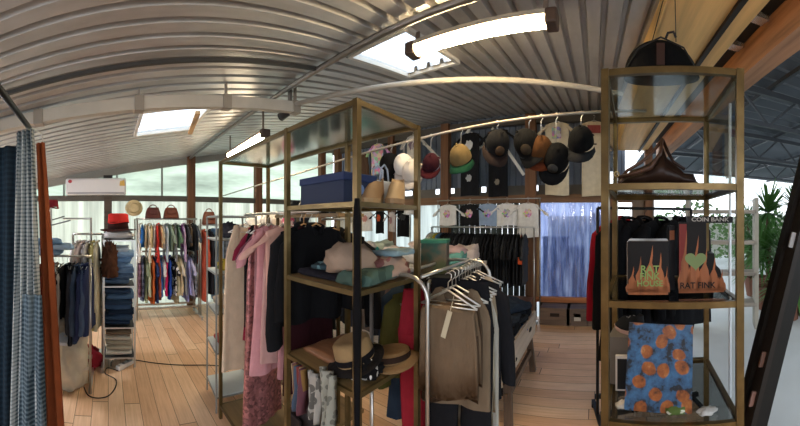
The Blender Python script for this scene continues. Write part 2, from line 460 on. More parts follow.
# back wall
mb = MB(); mb.box(((XL + XR) / 2, -4.02, 1.2), (XR - XL, .08, 2.4)); struct(mb.build('wall_front', wood('8a7358', .7, 2, .4)), 'timber boarded wall on the entrance side of the shop', 'wall')  # unseen wall added behind the camera to keep sky light off the foreground
mb = MB(); pitch = .1; x = XL; i = 0
while x < -2.75:
    mb.v += [Vector((x, YB, 0)), Vector((x, YB, 1.98)), Vector((x + pitch / 2, YB + .02, 0)), Vector((x + pitch / 2, YB + .02, 1.98))]
    x += pitch; i += 1
for j in range(i * 2 - 1): mb.face((2 * j, 2 * j + 1, 2 * j + 3, 2 * j + 2))
struct(mb.build('wall_back', sheet('b4b9b2', .05, (6, .4, .3)), smooth=True), 'pale translucent sheet wall behind the display shirts')
mb = MB(); x = -2.75
while x < -1.05:
    mb.box((x + .05, YB + .02, .99), (.085, .03, 1.98)); x += .1
struct(mb.build('wall_back_boards', wood('4b5450', .8, 2, .5)), 'dark grey green vertical boards behind the black shirt rack', 'wall')
# upper back wall: dark corrugated metal with bright gaps
mb = MB(); x = XL
pr = corr_profile(XL, .5, .11, .02)
for (x, d) in pr: mb.v += [Vector((x, YB + .12 + d, 2.17)), Vector((x, YB + .12 + d, 3.5))]
for j in range(len(pr) - 1): mb.face((2 * j, 2 * j + 1, 2 * j + 3, 2 * j + 2))
struct(mb.build('wall_back_upper', plain('6c7686', .6, .2, .3, 2)), 'dark blue grey corrugated sheet high on the back wall')
mb = MB(); mb.bar((XL, YB + .14, 2.03), (.5, YB + .14, 2.03), .02, .09); [mb.bar((-5.6 + .31 * k_, YB + .14, 2.125), (-5.6 + .31 * k_ + .12 + .19 * ((k_ * 5) % 3) / 2, YB + .14, 2.125), .02, .10) for k_ in range(19)]  # board pieces added to break up and dim the bright gap
struct(mb.build('wall_back_slats', plain('66625c', .7)), 'weathered horizontal slats closing part of the gap above the wall beam', 'wall')
mb = MB(); mb.bar((XL, YB - .02, 1.93), (.6, YB - .02, 1.93), .09, .13)
struct(mb.build('trim_22', wood('7a5a40', .75, 0, .6)), 'brown timber beam above the display shirts')
mb = MB(); mb.bar((XL, YB - .02, 3.22), (.6, YB - .02, 3.22), .08, .12)
struct(mb.build('trim_23', plain('55504a', .7)), 'dark top plate of the back wall')
for i, (px, w, z1) in enumerate(((338, .15, 3.3), (392, .13, 3.3), (446, .15, 3.3), (531, .17, 3.3), (612, .15, 3.3))):
    q = PY(px, 200, YB - .06)
    mb = MB(); mb.box((q.x, q.y, z1 / 2), (w, .12, z1))
    struct(mb.build('trim_%d' % (24 + i), BRW), 'brown timber post of the back wall')
WH = plain('d5d3cb', .5)
for i, (a, c_) in enumerate((((415, 133), (441, 161)), ((469, 160), (495, 130)), ((492, 128), (524, 175)), ((541, 128), (600, 158)), ((425, 163), (441, 162)), ((451, 160), (470, 128)))):
    mb = MB(); mb.bar(PY(a[0], a[1], YB - .1), PY(c_[0], c_[1], YB - .1), .02, .05)
    struct(mb.build('trim_%d' % (30 + i), WH), 'thin pale diagonal brace on the back wall')
# plastic window
x0 = PY(540, 200, YB).x; x1 = .35
m = bpy.data.materials.new('hazy_plastic_window'); m.use_nodes = True; nt = m.node_tree; nt.nodes.clear()
o_ = N(nt, 'ShaderNodeOutputMaterial'); t_ = N(nt, 'ShaderNodeBsdfTransparent'); l_ = N(nt, 'ShaderNodeBsdfTranslucent'); g_ = N(nt, 'ShaderNodeBsdfGlossy'); g_.inputs[1].default_value = .15
n_ = noise_n(nt, objco(nt, (7, 1, .8)), 1.6, 5, .6)
nt.links.new(ramp(nt, n_, [(.3, lin('2e3450')), (.5, lin('4f5a80')), (.72, lin('98a2c0'))]), l_.inputs[0])
t_.inputs[0].default_value = lin('8c98bc')
a_ = N(nt, 'ShaderNodeMixShader'); a_.inputs[0].default_value = .35; nt.links.new(l_.outputs[0], a_.inputs[1]); nt.links.new(t_.outputs[0], a_.inputs[2])
b2 = N(nt, 'ShaderNodeMixShader'); b2.inputs[0].default_value = .12; nt.links.new(a_.outputs[0], b2.inputs[1]); nt.links.new(g_.outputs[0], b2.inputs[2])
nt.links.new(b2.outputs[0], o_.inputs[0])
mb = MB(); nn = 30
for i in range(nn + 1):
    x = x0 + (x1 - x0) * i / nn; yy = YB + .012 * math.sin(i * 1.7)
    mb.v += [Vector((x, yy, .34)), Vector((x, yy, 1.9))]
for i in range(nn): mb.face((2 * i, 2 * i + 2, 2 * i + 3, 2 * i + 1))
wd = struct(mb.build('window_3', m, smooth=True), 'bluish hazy plastic sheet window in the back wall', 'window')
fr = MB(); OR = wood('a9683c', .6, 0, .7)
fr.bar((x0 - .1, YB - .03, .30), (x1 + .1, YB - .03, .30), .08, .08); fr.build('window_sill', OR, wd)
fr = MB(); fr.bar((x0 - .02, YB - .02, .3), (x0 - .02, YB - .02, 1.88), .06, .05); fr.build('window_frame', wood('9c7a52', .6, 2), wd)
fr = MB(); fr.box(((x0 + x1) / 2, YB + .02, .13), (x1 - x0, .04, .26)); struct(fr.build('wall_back_plinth', plain('4f443b', .8)), 'dark low wall under the plastic window', 'wall')
# things dimly seen outside the plastic window
for i, (px, z0, z1, w, c) in enumerate(((556, -.04, 1.2, .5, '46506a'), (582, -.04, 1.0, .7, '54586a'), (600, -.04, 1.7, .3, '8f99ad'))):
    q = PY(px, 222, 6.6); mb = MB(); mb.box((q.x, q.y, (z0 + z1) / 2), (w, .4, z1 - z0)); mb.box((q.x, q.y, z1 + .02), (w + .06, .46, .04)); mb.box((q.x - w / 4, q.y - .21, z1 * .6), (w / 3, .02, z1 * .5))
    tag(mb.build('outdoor_cabinet', plain(c, .6), bev=.01), ['dark blue cabinet seen through left part of plastic window', 'wide grey cabinet seen through the plastic window', 'narrow pale cabinet seen through plastic window edge'][i], 'cabinet')
# ------------------------------------------------------------------ garments
HANG_WIRE = metal('c8c4bc', .3); HANG_WOOD = wood('b98d5c', .5); HANG_BLACK = plain('1c1c1c', .5)
def hanger_mesh(W):
    mb = MB(); w = W * .46
    mb.tube([(-w, 0, -.135), (0, 0, -.065), (w, 0, -.135)], .005, 5)
    mb.tube([(-w, 0, -.135), (w, 0, -.137)], .0035, 5)
    mb.tube([(0, 0, -.065), (0, 0, -.03), (.014, 0, -.016), (.016, 0, .004), (0, 0, .013), (-.014, 0, .004)], .0026, 5)
    return mb
_HM = {}
def add_hanger(parent, W, mat):
    k = (round(W, 2), mat.name)
    if k not in _HM:
        o = hanger_mesh(W).build('hanger', mat, parent, smooth=True); _HM[k] = o.data
        return o
    o = bpy.data.objects.new('hanger', _HM[k]); COL.objects.link(o); o.parent = parent; return o

def garment_mesh(kind, W, L, T, seed, sleeve=None):
    r = random.Random(seed); mb = MB(); n = 30; top = -.075
    nw = {'tank': .34, 'slip': .38}.get(kind, .20) * W / 2 * 1.2
    dip = {'tank': .12, 'slip': .10, 'shirt': .05, 'tee': .035, 'jacket': .10, 'coat': .12, 'dress': .06}.get(kind, .04)
    k1, p1, k2, p2 = r.uniform(16, 30), r.uniform(0, 6), r.uniform(35, 60), r.uniform(0, 6)
    def prof(t):
        if kind in ('tank', 'slip'): b = .62 + .38 * min(1, t * 5); return b * (1 + (.0 if kind == 'tank' else .3 * t))
        if kind in ('dress', 'coat'): return (1 - .22 * math.sin(min(1, t * 2.5) * PI / 2) * (1 - t)) * (1 + (.35 if kind == 'dress' else .12) * t)
        if kind == 'shirt': return .95 + .08 * t
        return .93 + .02 * t
    M = 12; rings = []
    for j in range(M + 1):
        t = j / M; t_ = t ** 1.3; ring = []
        for i in range(n):
            a = 2 * PI * i / n; ca, sa = math.cos(a), math.sin(a)
            cx = math.copysign(abs(ca) ** .8, ca); hw = W / 2 * prof(t_)
            x = cx * hw; front = sa < 0
            xt = cx * W / 2 * prof(0)
            zt = top - .30 * max(0, abs(xt) - nw)
            if abs(xt) < nw: zt -= (dip if front else dip * .25) * (1 - (xt / nw) ** 2)
            if j == 0: th = .3
            else: th = min(1, .45 + t * 1.5)
            y = math.copysign(abs(sa) ** .7, sa) * T / 2 * th
            f = (.25 + t) * (.010 * math.sin(k1 * x + p1 + t * 1.2) + .005 * math.sin(k2 * x + p2)) * (T / .06)
            ring.append(Vector((x, y + f, zt + (-L - zt) * t_ + (.008 * math.sin(k1 * x * .7 + p2) if j == M else 0))))
        rings.append(ring)
    mb.loft(rings)
    # hem thickness, turned inward
    inner = [Vector((p.x * .97, p.y * .8, p.z + .012)) for p in rings[-1]]
    mb.loft([rings[-1], inner])
    sl = sleeve if sleeve is not None else {'tee': .20, 'shirt': .5, 'jacket': .55, 'coat': .6, 'dress': .18}.get(kind, 0)
    if sl:
        for s in (-1, 1):
            sx = s * W / 2 * .88; z0 = top - .30 * (W / 2 * .88 - nw)
            out = (.13 if sl < .3 else .05) + r.uniform(0, .03); yb = r.uniform(-.02, .02); rings = []
            ra = .075 if kind in ('jacket', 'coat') else .062
            for j in range(8):
                t = j / 7; cx = sx + s * out * math.sin(t * PI / 2); cz = z0 - .05 - sl * t; ring = []
                rad = ra * (1.15 - .45 * t) * (W / .45) ** .5; 
                for i in range(12):
                    a = 2 * PI * i / 12
                    tilt = s * math.sin(a) * 0
                    ring.append(Vector((cx + math.cos(a) * rad, yb * t + math.sin(a) * T * .42 * (1 + .12 * math.sin(a * 3 + j)) + .006 * math.sin(j * 1.9 + seed), cz - (math.cos(a) * s) * rad * .35)))
                rings.append(ring)
            top_ring = [Vector((sx - s * .03 + (p.x - rings[0][0].x) * .1, p.y * .4, z0 + .004)) for p in rings[0]]
            mb.loft([top_ring] + rings, cap0=True)
            mb.loft([rings[-1], [Vector((p.x * .6 + sum(q.x for q in rings[-1]) / 12 * .4, p.y * .6, p.z + .03)) for p in rings[-1]]], cap1=True)
    if kind in ('jacket', 'coat', 'shirt'):   # collar
        pts = []
        for i in range(13):
            a = PI * (i / 12) * 1.0
            pts.append((math.cos(a) * nw * 1.05, .012 - .0 + math.sin(a) * .018 - (.012 if i in (0, 12) else 0), top - .005 + .012 * math.sin(a)))
        pts = [(nw * .25, -T * .30, top - dip * .95)] + pts + [(-nw * .25, -T * .30, top - dip * .95)]
        mb.tube(pts, .013 if kind != 'jacket' else .018, 6)
    return mb
def trousers_mesh(W, L, T, seed, waist_up=True):
    r = random.Random(seed); mb = MB(); n = 16
    hip = -.24; rings = []
    for j in range(5):
        t = j / 4; z = -.05 + (hip + .0) * t; ring = []
        for i in range(24):
            a = 2 * PI * i / 24
            ring.append(Vector((math.cos(a) * W / 2 * (.82 + .18 * t), math.copysign(abs(math.sin(a)) ** .7, math.sin(a)) * T / 2 * (.7 + .3 * t) + .004 * math.sin(5 * a + j), z)))
        rings.append(ring)
    mb.loft(rings)
    for s in (-1, 1):
        rings = []
        for j in range(10):
            t = j / 9; z = hip - .02 + (-L - hip) * t; hw = W / 4 * (1.0 - .25 * t); cx = s * W / 4 * (1 - .12 * t)
            rings.append([Vector((cx + math.cos(2 * PI * i / n) * hw, math.sin(2 * PI * i / n) * T / 2 * (1 - .2 * t) + .01 * math.sin(j * 1.1 + seed + i * .8), z)) for i in range(n)])
        mb.loft(rings, cap0=True); mb.loft([rings[-1], [Vector((p.x * .9 + s * .1 * W / 4, p.y * .7, p.z + .02)) for p in rings[-1]]], cap1=True)
    return mb
def drape_mesh(W, L, T, seed):
    """cloth folded once over the bar of the hanger"""
    r = random.Random(seed); mb = MB(); rings = []; p = r.uniform(0, 6); k = r.uniform(18, 34)
    prof = [(-T / 2, -L), (-T / 2, -L * .6), (-T / 2, -.25), (-T * .35, -.15), (0, -.13), (T * .35, -.15), (T / 2, -.25), (T / 2, -L * .55), (T / 2, -L * .92)]
    prof2 = prof + [(y * .75, z) for y, z in reversed(prof)][1:-1]
    for i in range(26):
        u = i / 25; x = (u - .5) * W * .84
        ring = []
        for (y, z) in prof2:
            t = min(1, max(0, (-z - .15) / L))
            ring.append(Vector((x * (1 + .30 * t ** .7 - .12 * t * t), y + (.022 * t * math.sin(k * x + p) + .01 * math.sin(5 * x + 6 * t)) * (T / .05), z + (.025 * math.sin(9 * x + p) + .02 * math.sin(17 * x)) * t - .10 * abs(x) * (1 - t))))
        rings.append(ring)
    mb.loft(rings, cap0=True, cap1=True); return mb
KINDN = {'tee': ('t_shirt', 't-shirt'), 'shirt': ('shirt', 'shirt'), 'jacket': ('jacket', 'jacket'), 'coat': ('coat', 'coat'), 'dress': ('dress', 'dress'),
         'tank': ('sleeveless_shirt', 'top'), 'slip': ('slip_dress', 'dress'), 'trousers': ('trousers', 'trousers'), 'skirt': ('skirt', 'skirt'), 'drape': ('trousers', 'trousers'), 'scarf': ('scarf', 'scarf')}
CNT = [0]
def garment(kind, loc, rz, W, L, T, mat, label, group=None, sleeve=None, hang=HANG_WIRE, cat=None, tilt=0, name=None):
    CNT[0] += 1; s = CNT[0]
    if kind == 'trousers': mb = trousers_mesh(W, L, T, s)
    elif kind in ('drape', 'skirt', 'scarf'): mb = drape_mesh(W, L, T, s)
    else: mb = garment_mesh(kind, W, L, T, s, sleeve)
    nm, ct = KINDN[kind]
    o = mb.build(name or nm, mat, None, loc, (0, tilt, rz), smooth=True)
    add_hanger(o, W, hang)
    tag(o, label, cat or ct, group); return o

# ------------------------------------------------------------------ folded and crumpled cloth
def folded_mesh(w, d, h, seed):
    r = random.Random(seed); mb = MB(); rings = []; n = 20
    for j in range(9):
        v = -1 + 2 * j / 8; s = (1 - abs(v) ** 6) ** .5 if abs(v) < 1 else .0
        ring = []
        for i in range(n):
            a = 2 * PI * i / n; c, s_ = math.cos(a), math.sin(a)
            x = math.copysign(abs(c) ** .35, c) * w / 2; z = math.copysign(abs(s_) ** .6, s_) * h / 2 * (.72 + .28 * s)
            q = noise.noise(Vector((x * 7 + seed, v * 2, z * 30))) * h * .48
            ring.append(Vector((x + q * .5, v * d / 2 + q * .4, z + h / 2 + q * (1 if z > 0 else .15))))
        rings.append(ring)
    mb.loft(rings, cap0=True, cap1=True); return mb
def folded(loc, w, d, h, mat, label, group=None, rz=0, name='folded_jeans', cat='folded clothes'):
    CNT[0] += 1
    o = folded_mesh(w, d, h, CNT[0]).build(name, mat, None, loc, (0, 0, rz), smooth=True)
    return tag(o, label, cat, group)
def blob_mesh(w, d, h, seed, amp=.3, nu=22, nv=12, fr=3.0):
    mb = MB(); rings = []
    for j in range(nv + 1):
        t = j / nv; ph = PI * t; ring = []
        for i in range(nu):
            a = 2 * PI * i / nu
            p = Vector((math.sin(ph) * math.cos(a), math.sin(ph) * math.sin(a), math.cos(ph)))
            q = 1 + amp * (noise.noise(p * fr + Vector((seed * 3.1, 0, 0))) + .5 * noise.noise(p * fr * 2.3 + Vector((0, seed, 0))))
            z = p.z * q
            ring.append(Vector((p.x * q * w / 2, p.y * q * d / 2, max(z, -.55 + .04 * noise.noise(p * 4)) * h / 1.55 + h * .355)))
        rings.append(ring)
    mb.loft(rings); return mb
def crumple(loc, w, d, h, mat, label, group=None, rz=0, name='crumpled_garment', cat='clothes', amp=.3):
    CNT[0] += 1
    o = blob_mesh(w, d, h, CNT[0], amp).build(name, mat, None, loc, (0, 0, rz), smooth=True)
    return tag(o, label, cat, group)

# ------------------------------------------------------------------ hats
def cap_mesh(depth=.105, wide=.158):
    mb = MB(); rings = []; n = 24; w = wide / 2
    for j in range(9):
        t = j / 8; e = t * PI / 2; rr = math.sin(e) ** .85; z = math.cos(e) * depth
        rings.append([Vector((math.cos(2 * PI * i / n) * w * rr, math.sin(2 * PI * i / n) * (w * 1.24) * rr, z)) for i in range(n)])
    mb.loft(rings, cap0=True)
    inn = [Vector((p.x * .95, p.y * .95, p.z)) for p in rings[-1]]; inn2 = [Vector((p.x * .8, p.y * .8, p.z + depth * .6)) for p in rings[-1]]
    mb.loft([rings[-1], inn, inn2], cap1=True)
    return mb
def brim_mesh(wide=.17, ln=.075):
    mb = MB(); w = wide / 2; top = []; bot = []; nr = 10
    rings = []
    for i in range(nr + 1):
        a = PI * i / nr; x0 = -math.cos(a) * w * .98; y0 = -math.sin(a) * w * 1.08
        x1 = -math.cos(a) * w * 1.06; y1 = y0 - ln * math.sin(a) ** .6
        c0 = -.012 * (x0 / w) ** 2 ; c1 = -.03 * (x1 / w) ** 2 - .012
        rings.append([Vector((x0, y0, c0)), Vector(((x0 + x1) / 2, (y0 + y1) / 2, (c0 + c1) / 2 + .002)), Vector((x1, y1, c1)), Vector((x1, y1, c1 - .004)), Vector(((x0 + x1) / 2, (y0 + y1) / 2, (c0 + c1) / 2 - .003)), Vector((x0, y0, c0 - .004))])
    mb.loft(rings, cap0=True, cap1=True); return mb
def cap(rail_pt, drop, crown_m, brim_m, label, yaw=0, pitch=1.35, roll=0, size=1.0, group='caps hanging from the long rail', patch=None, hook=True, name='baseball_cap'):
    """hangs from a small hook on the rail, brim downwards"""
    root = empty(name, rail_pt); tag(root, label, 'cap', group)
    rot = Matrix.Rotation(yaw, 3, 'Z') @ Matrix.Rotation(roll, 3, 'Y') @ Matrix.Rotation(pitch, 3, 'X')
    c = Vector((0, 0, -drop - .10 * size))
    pitch = PI / 2 + (pitch - 1.0) * .5
    def put(mb, nm, mt):
        mb.v = [rot @ (v * size) + c for v in mb.v]; return mb.build(nm, mt, root, smooth=True)
    cr = put(cap_mesh(), 'crown', crown_m); put(brim_mesh(), 'brim', brim_m)
    b = MB(); b.loft([[Vector((math.cos(2 * PI * i / 8) * .008, math.sin(2 * PI * i / 8) * .008, .118 + z)) for i in range(8)] for z in (0, .006)], cap1=True); put(b, 'top_button', crown_m)
    b = MB(); b.tube([(math.cos(a) * .062, .095 + .0 * a + math.sin(a) * .022 - .02, .012) for a in [PI * k / 8 for k in range(9)]], .006, 6, sy=.5); put(b, 'back_strap', brim_m)
    if patch:
        b = MB(); b.prism([(math.cos(2 * PI * i / 14) * .03, .03 * math.sin(2 * PI * i / 14)) for i in range(14)], .004, lambda u, v, w: (u, -.088 + (v) * .35 - .003 + w, .05 + v * 1.0)); put(b, 'front_patch', patch)
    if hook:
        b = MB(); b.tube([(0, 0, -drop - .02 * size), (0, 0, -.03), (.012, 0, -.015), (.012, 0, .006), (0, 0, .014), (-.012, 0, .004)], .0025, 6); b.build('hook', HANG_WIRE, root, smooth=True)
    return root
def brim_hat(loc, crown_m, brim_m, label, r=.15, h=.11, cr=.085, tilt=(0, 0, 0), band=None, group=None, wavy=.01, name='wide_brim_hat'):
    root = empty(name, loc); root.rotation_euler = tilt; tag(root, label, 'hat', group)
    mb = MB(); n = 28; rings = []
    for (q, z) in ((.0, h * .93), (.45, h * .95), (.8, h), (.97, h * .9), (1.0, h * .5), (1.05, 0.01)):
        rings.append([Vector((math.cos(2 * PI * i / n) * cr * max(q, .01), math.sin(2 * PI * i / n) * cr * 1.15 * max(q, .01), z)) for i in range(n)])
    mb.loft(rings); mb.build('crown', crown_m, root, smooth=True)
    mb = MB(); rings = []
    for (q, z) in ((cr * 1.0, .012), (r * .8, .004), (r, .0), (r, -.004), (r * .8, .0), (cr * .95, .006)):
        rings.append([Vector((math.cos(2 * PI * i / n) * q, math.sin(2 * PI * i / n) * q * 1.08, z + wavy * math.sin(4 * PI * i / n) * (q / r))) for i in range(n)])
    mb.loft(rings); mb.build('brim', brim_m, root, smooth=True)
    if band:
        mb = MB(); rings = [[Vector((math.cos(2 * PI * i / n) * cr * 1.045, math.sin(2 * PI * i / n) * cr * 1.2, z)) for i in range(n)] for z in (.014, .04)]
        mb.loft(rings); mb.build('hat_band', band, root, smooth=True)
    return root

# ------------------------------------------------------------------ shelving frames
def shelving(name, label, cat, corners, H, levels, post=.036, mids=(), glass_top=True, mat=None, shelf_mat=None, top_mat=None, bottom=True, group=None, skip=()):
    """corners: four ground corners (front-left, front-right, back-right, back-left)"""
    mat = mat or BRASS; shelf_mat = shelf_mat or GLASS
    c = [Vector((x, y, 0)) for x, y in corners]; o0 = sum(c, Vector()) / 4
    root = empty(name, o0); tag(root, label, cat, group); rel = [p - o0 for p in c]
    ax = math.atan2(rel[1].y - rel[0].y, rel[1].x - rel[0].x); rot = Matrix.Rotation(ax, 3, 'Z')
    ps = list(rel)
    for m_ in mids: ps += [rel[0].lerp(rel[1], m_), rel[3].lerp(rel[2], m_)]
    for i, p in enumerate(ps):
        mb = MB(); mb.box(p + Vector((0, 0, H / 2)), (post, post, H), rot); mb.build('post', mat, root)
    for k, lv in enumerate([H - post / 2] + list(levels)):
        spans = [(0, 1)]
        if isinstance(lv, tuple): lv, spans = lv[0], [lv[1]]
        for (a, b_) in spans:
            q = [rel[0].lerp(rel[1], a), rel[0].lerp(rel[1], b_), rel[3].lerp(rel[2], b_), rel[3].lerp(rel[2], a)]
            mb = MB()
            for i in range(4):
                s, e = q[i], q[(i + 1) % 4]; d = (e - s).normalized() * post * .5
                mb.bar(s + d + Vector((0, 0, lv)), e - d + Vector((0, 0, lv)), post * .7, post * .85)
            fr = mb.build('shelf_frame', mat, root)
            mb = MB(); ce = sum(q, Vector()) / 4; b = len(mb.v)
            for zz in (-.003, .003):
                for p in q: mb.v.append(ce + (p - ce) * .985 + Vector((0, 0, lv + zz + .008)))
            for f in ((3, 2, 1, 0), (4, 5, 6, 7), (0, 1, 5, 4), (1, 2, 6, 5), (2, 3, 7, 6), (3, 0, 4, 7)): mb.face([b + i for i in f])
            mb.build('shelf_panel', (top_mat or shelf_mat) if k == 0 else shelf_mat, fr)
    return root

def rack(name, label, a, b_, zt, base=True, mid=None, r=.012, w=.4, mat=None, legs='box', group=None, loc0=None, basez=.12, double=False):
    """clothes rack: posts at a and b_, rail(s) along, feet across"""
    mat = mat or CHROME; a = Vector((a[0], a[1], 0)); b_ = Vector((b_[0], b_[1], 0)); o0 = (a + b_) / 2
    root = empty(name, o0); tag(root, label, 'clothes rack', group)
    a = a - o0; b_ = b_ - o0; d = (b_ - a).normalized(); n = Vector((-d.y, d.x, 0)); U = Vector((0, 0, 1))
    mb = MB(); mb.tube([a + U * zt, b_ + U * zt], r, 8); mb.build('rail', mat, root, smooth=True)
    for z in (mid or []):
        mb = MB(); mb.tube([a + U * z, b_ + U * z], r, 8); mb.build('rail', mat, root, smooth=True)
    for p in (a, b_):
        mb = MB()
        if double:
            mb.tube([p - n * w / 2 + U * .03, p - n * w / 2 + U * (zt - .0), p - n * w / 2 + U * zt, p + n * w / 2 + U * zt, p + n * w / 2 + U * .03], r, 8)
        else:
            mb.tube([p + U * .05, p + U * zt], r, 8)
        mb.build('upright', mat, root, smooth=True)
        mb = MB(); mb.bar(p - n * w / 2 + U * .045, p + n * w / 2 + U * .045, .03, .02)
        mb.tube([p - n * w * .45 + U * .0, p - n * w * .45 + U * .04], .018, 8); mb.tube([p + n * w * .45 + U * 0, p + n * w * .45 + U * .04], .018, 8)
        mb.build('foot', mat, root)
    if base:
        mb = MB()
        for s in (-1, 1): mb.bar(a + n * s * w * .3 + U * basez, b_ + n * s * w * .3 + U * basez, .03, .03)
        mb.build('base_shelf', mat, root)
    return root

def tube_lamp(a, b_, label, w=.12, h=.07, glow=14, warm='ffe2b0', diff=True):
    a, b_ = Vector(a), Vector(b_); o0 = (a + b_) / 2; L = (b_ - a).length; ang = math.atan2((b_ - a).y, (b_ - a).x); tl = -math.asin((b_ - a).z / L)
    root = empty('tube_lamp', o0, ang); root.rotation_euler = (0, tl, ang); tag(root, label, 'ceiling lamp')
    mb = MB(); n = 12; rings = []
    for x in (-L / 2 + .03, L / 2 - .03):
        rings.append([Vector((x, math.cos(PI * i / n) * w / 2, -math.sin(PI * i / n) * h * .8)) for i in range(n + 1)])
    mb.loft(rings, closed=True, cap0=True, cap1=True); mb.build('diffuser', emis(warm, glow), root, smooth=False)
    mb = MB(); rings = []
    for x in (-L / 2 + .03, L / 2 - .03):
        rings.append([Vector((x, -w * .58, .002)), Vector((x, w * .58, .002)), Vector((x, w * .5, h * .6)), Vector((x, -w * .5, h * .6))])
    mb.loft(rings, cap0=True, cap1=True); mb.build('housing', plain('a9a093', .45, .2), root)
    for s in (-1, 1):
        mb = MB(); mb.box((s * (L / 2 + .0), 0, -h * .1), (.07, w * 1.2, h * 1.5)); mb.build('end_cap', plain('4a3a30', .5), root, bev=.012)
        mb = MB(); x = s * L * .46; zc = roof_z(o0.y) - o0.z - .02; mb.bar((x, 0, h * .5), (x, 0, zc), .03, .01); mb.build('bracket', plain('6d6056', .5), root)
    return root
# ================================================================== CONTENTS
GOLDW = wood('9a7a4c', .5, 0, .6)
# lamps
tube_lamp(P(413, 50, 2.02), P(552, 19, 1.68), 'big glowing tube lamp with brown end caps under the metal roof', .088, .055, 46)
tube_lamp(P(229, 155, 4.4), P(265, 133, 3.3), 'smaller glowing tube lamp above the pink clothes, end cap dark', .085, .06, 40, 'ffe9c4')
for i, (x, y) in enumerate(((-.2, -1.5), (-3.6, -2.4))):  # unseen tube lamps added behind the camera as fill light
    tube_lamp((x - .6, y, roof_z(y) - .13), (x + .6, y, roof_z(y) - .13), ['glowing tube lamp over the entrance side of the shop', 'glowing tube lamp over the fitting corner'][i], .12, .07, [34, 110][i], 'f4f4ff')
# spotlights / clamp at pipe
mb = MB(); q = Vector((-2.33, 1.55, 2.58)); mb.tube([q + Vector((0, 0, .03)), q + Vector((-.05, 0, -.03)), q + Vector((-.13, -.02, -.05))], [.02, .035, .04], 10)
tag(mb.build('pipe_clamp', plain('2c2a28', .5), smooth=True), 'dark clamp where the arching pipe meets the rafter', 'clamp')
# air conditioner
root = empty('air_conditioner', PX(96, 187, XL + .12)); tag(root, 'white wall mounted air conditioner above the grey wall beam', 'air conditioner')
WHT = plain('dcdcdc', .45, 0, .03); mb = MB(); mb.box((0, 0, 0), (.2, 1.06, .29)); mb.build('housing', WHT, root, bev=.03)
mb = MB(); mb.box((.1, 0, -.115), (.02, .98, .03)); mb.build('air_flap', plain('9b9c9e', .5), root)
mb = MB(); mb.prism([(math.cos(a * PI / 8) * .035, math.sin(a * PI / 8) * .03) for a in range(16)], .004, lambda u, v, w: (.103 + w, -.45 + u, .09 + v)); mb.build('sticker', plain('b3474e', .5), root)
mb = MB(); mb.prism([(-.05, -.05), (.05, -.05), (.03, .05), (-.04, .03)], .004, lambda u, v, w: (.103 + w, .46 + u, .06 + v)); mb.build('sticker', plain('d8b25a', .5), root)
mb = MB(); mb.box(PX(108, 177, XL + .1), (.12, .16, .05)); tag(mb.build('junction_box', plain('2a2a2a', .5), bev=.006), 'small dark box above the air conditioner', 'box')
# white downpipe near lamp two
# the long hat rail
rail_pts = [(-5.13, 1.98, 2.01), (-2.78, 1.98, 2.09), (-1.44, 1.98, 2.17), (-.63, 1.98, 2.22), (.33, 1.98, 2.27)]
mb = MB(); mb.tube(rail_pts, .0095, 8); tag(mb.build('hat_rail', metal('b5aa9a', .35, .5), smooth=True), 'long pale metal rail that the caps hang from', 'rail')
def railz(x):
    for (a, _, za), (b_, _, zb) in zip(rail_pts, rail_pts[1:]):
        if a <= x <= b_: return za + (zb - za) * (x - a) / (b_ - a)
    return 2.2
BLK = fabric('0c0c0d'); BLK2 = fabric('131315'); CREAM = fabric('d9cdb4'); WHITE = fabric('dedbd6')
def railpt(px):
    x = 1.98 * math.tan(bearing(px)); return Vector((x, 1.98, railz(x)))
cap(railpt(431), 0.13, fabric('33121a'), fabric('45181c'), 'maroon cap hanging on the long rail', .3, 1.0, .25, .80)
cap(railpt(461), 0.11, fabric('675637'), fabric('0f3826'), 'tan cap with green brim hanging on the long rail', .1, .75, -.05, .98)
cap(railpt(497), 0.05, BLK2, fabric('2b211e'), 'dark brown and black cap hanging straight between the green-brimmed cap and white-trimmed cap', .6, 1.1, .1, 1.02, patch=fabric('4a3a2c'))
cap(railpt(529), 0.07, BLK, fabric('1a1a1a'), 'black cap with white edge tilted sideways on the long rail', -.2, 1.0, -.45, 1.12, patch=fabric('3f3529'))
cap(Vector((railpt(541).x, 1.98, railz(railpt(540).x))), .13, fabric('4c3018'), fabric('562814'), 'orange brown cap mostly behind the white edged black cap', .1, .9, .1, 1.0)
cap(railpt(556), 0.18, BLK, BLK2, 'black pointed cap hanging before the cream printed shirt', .15, 1.25, .3, 1.08, patch=fabric('3c3c3c'))
cap(railpt(581), 0.09, fabric('0e0f11'), fabric('232427'), 'black cap with visible rounded brim, last on the rail', -.15, .85, .15, 1.05)
cap(Vector((railpt(391).x, 1.98, railz(railpt(391).x))), .06, BLK, BLK2, 'black cap on the long rail seen through the shelving beside white hats', .1, 1.1, 0, 1.05)
for i, (px, c, lab) in enumerate(((404, 'd9d3cc', 'white cap on the rail behind the brass corner post'), (412, 'c9bfb4', 'beige cap on the rail just behind the white cap'))):
    q = railpt(px); q.y += .08 * i; cap(Vector((q.x, 1.98, q.z)), .09 + .06 * i, fabric(c), fabric('b7aea6'), lab, .2, 1.0, .2 * i, .95)

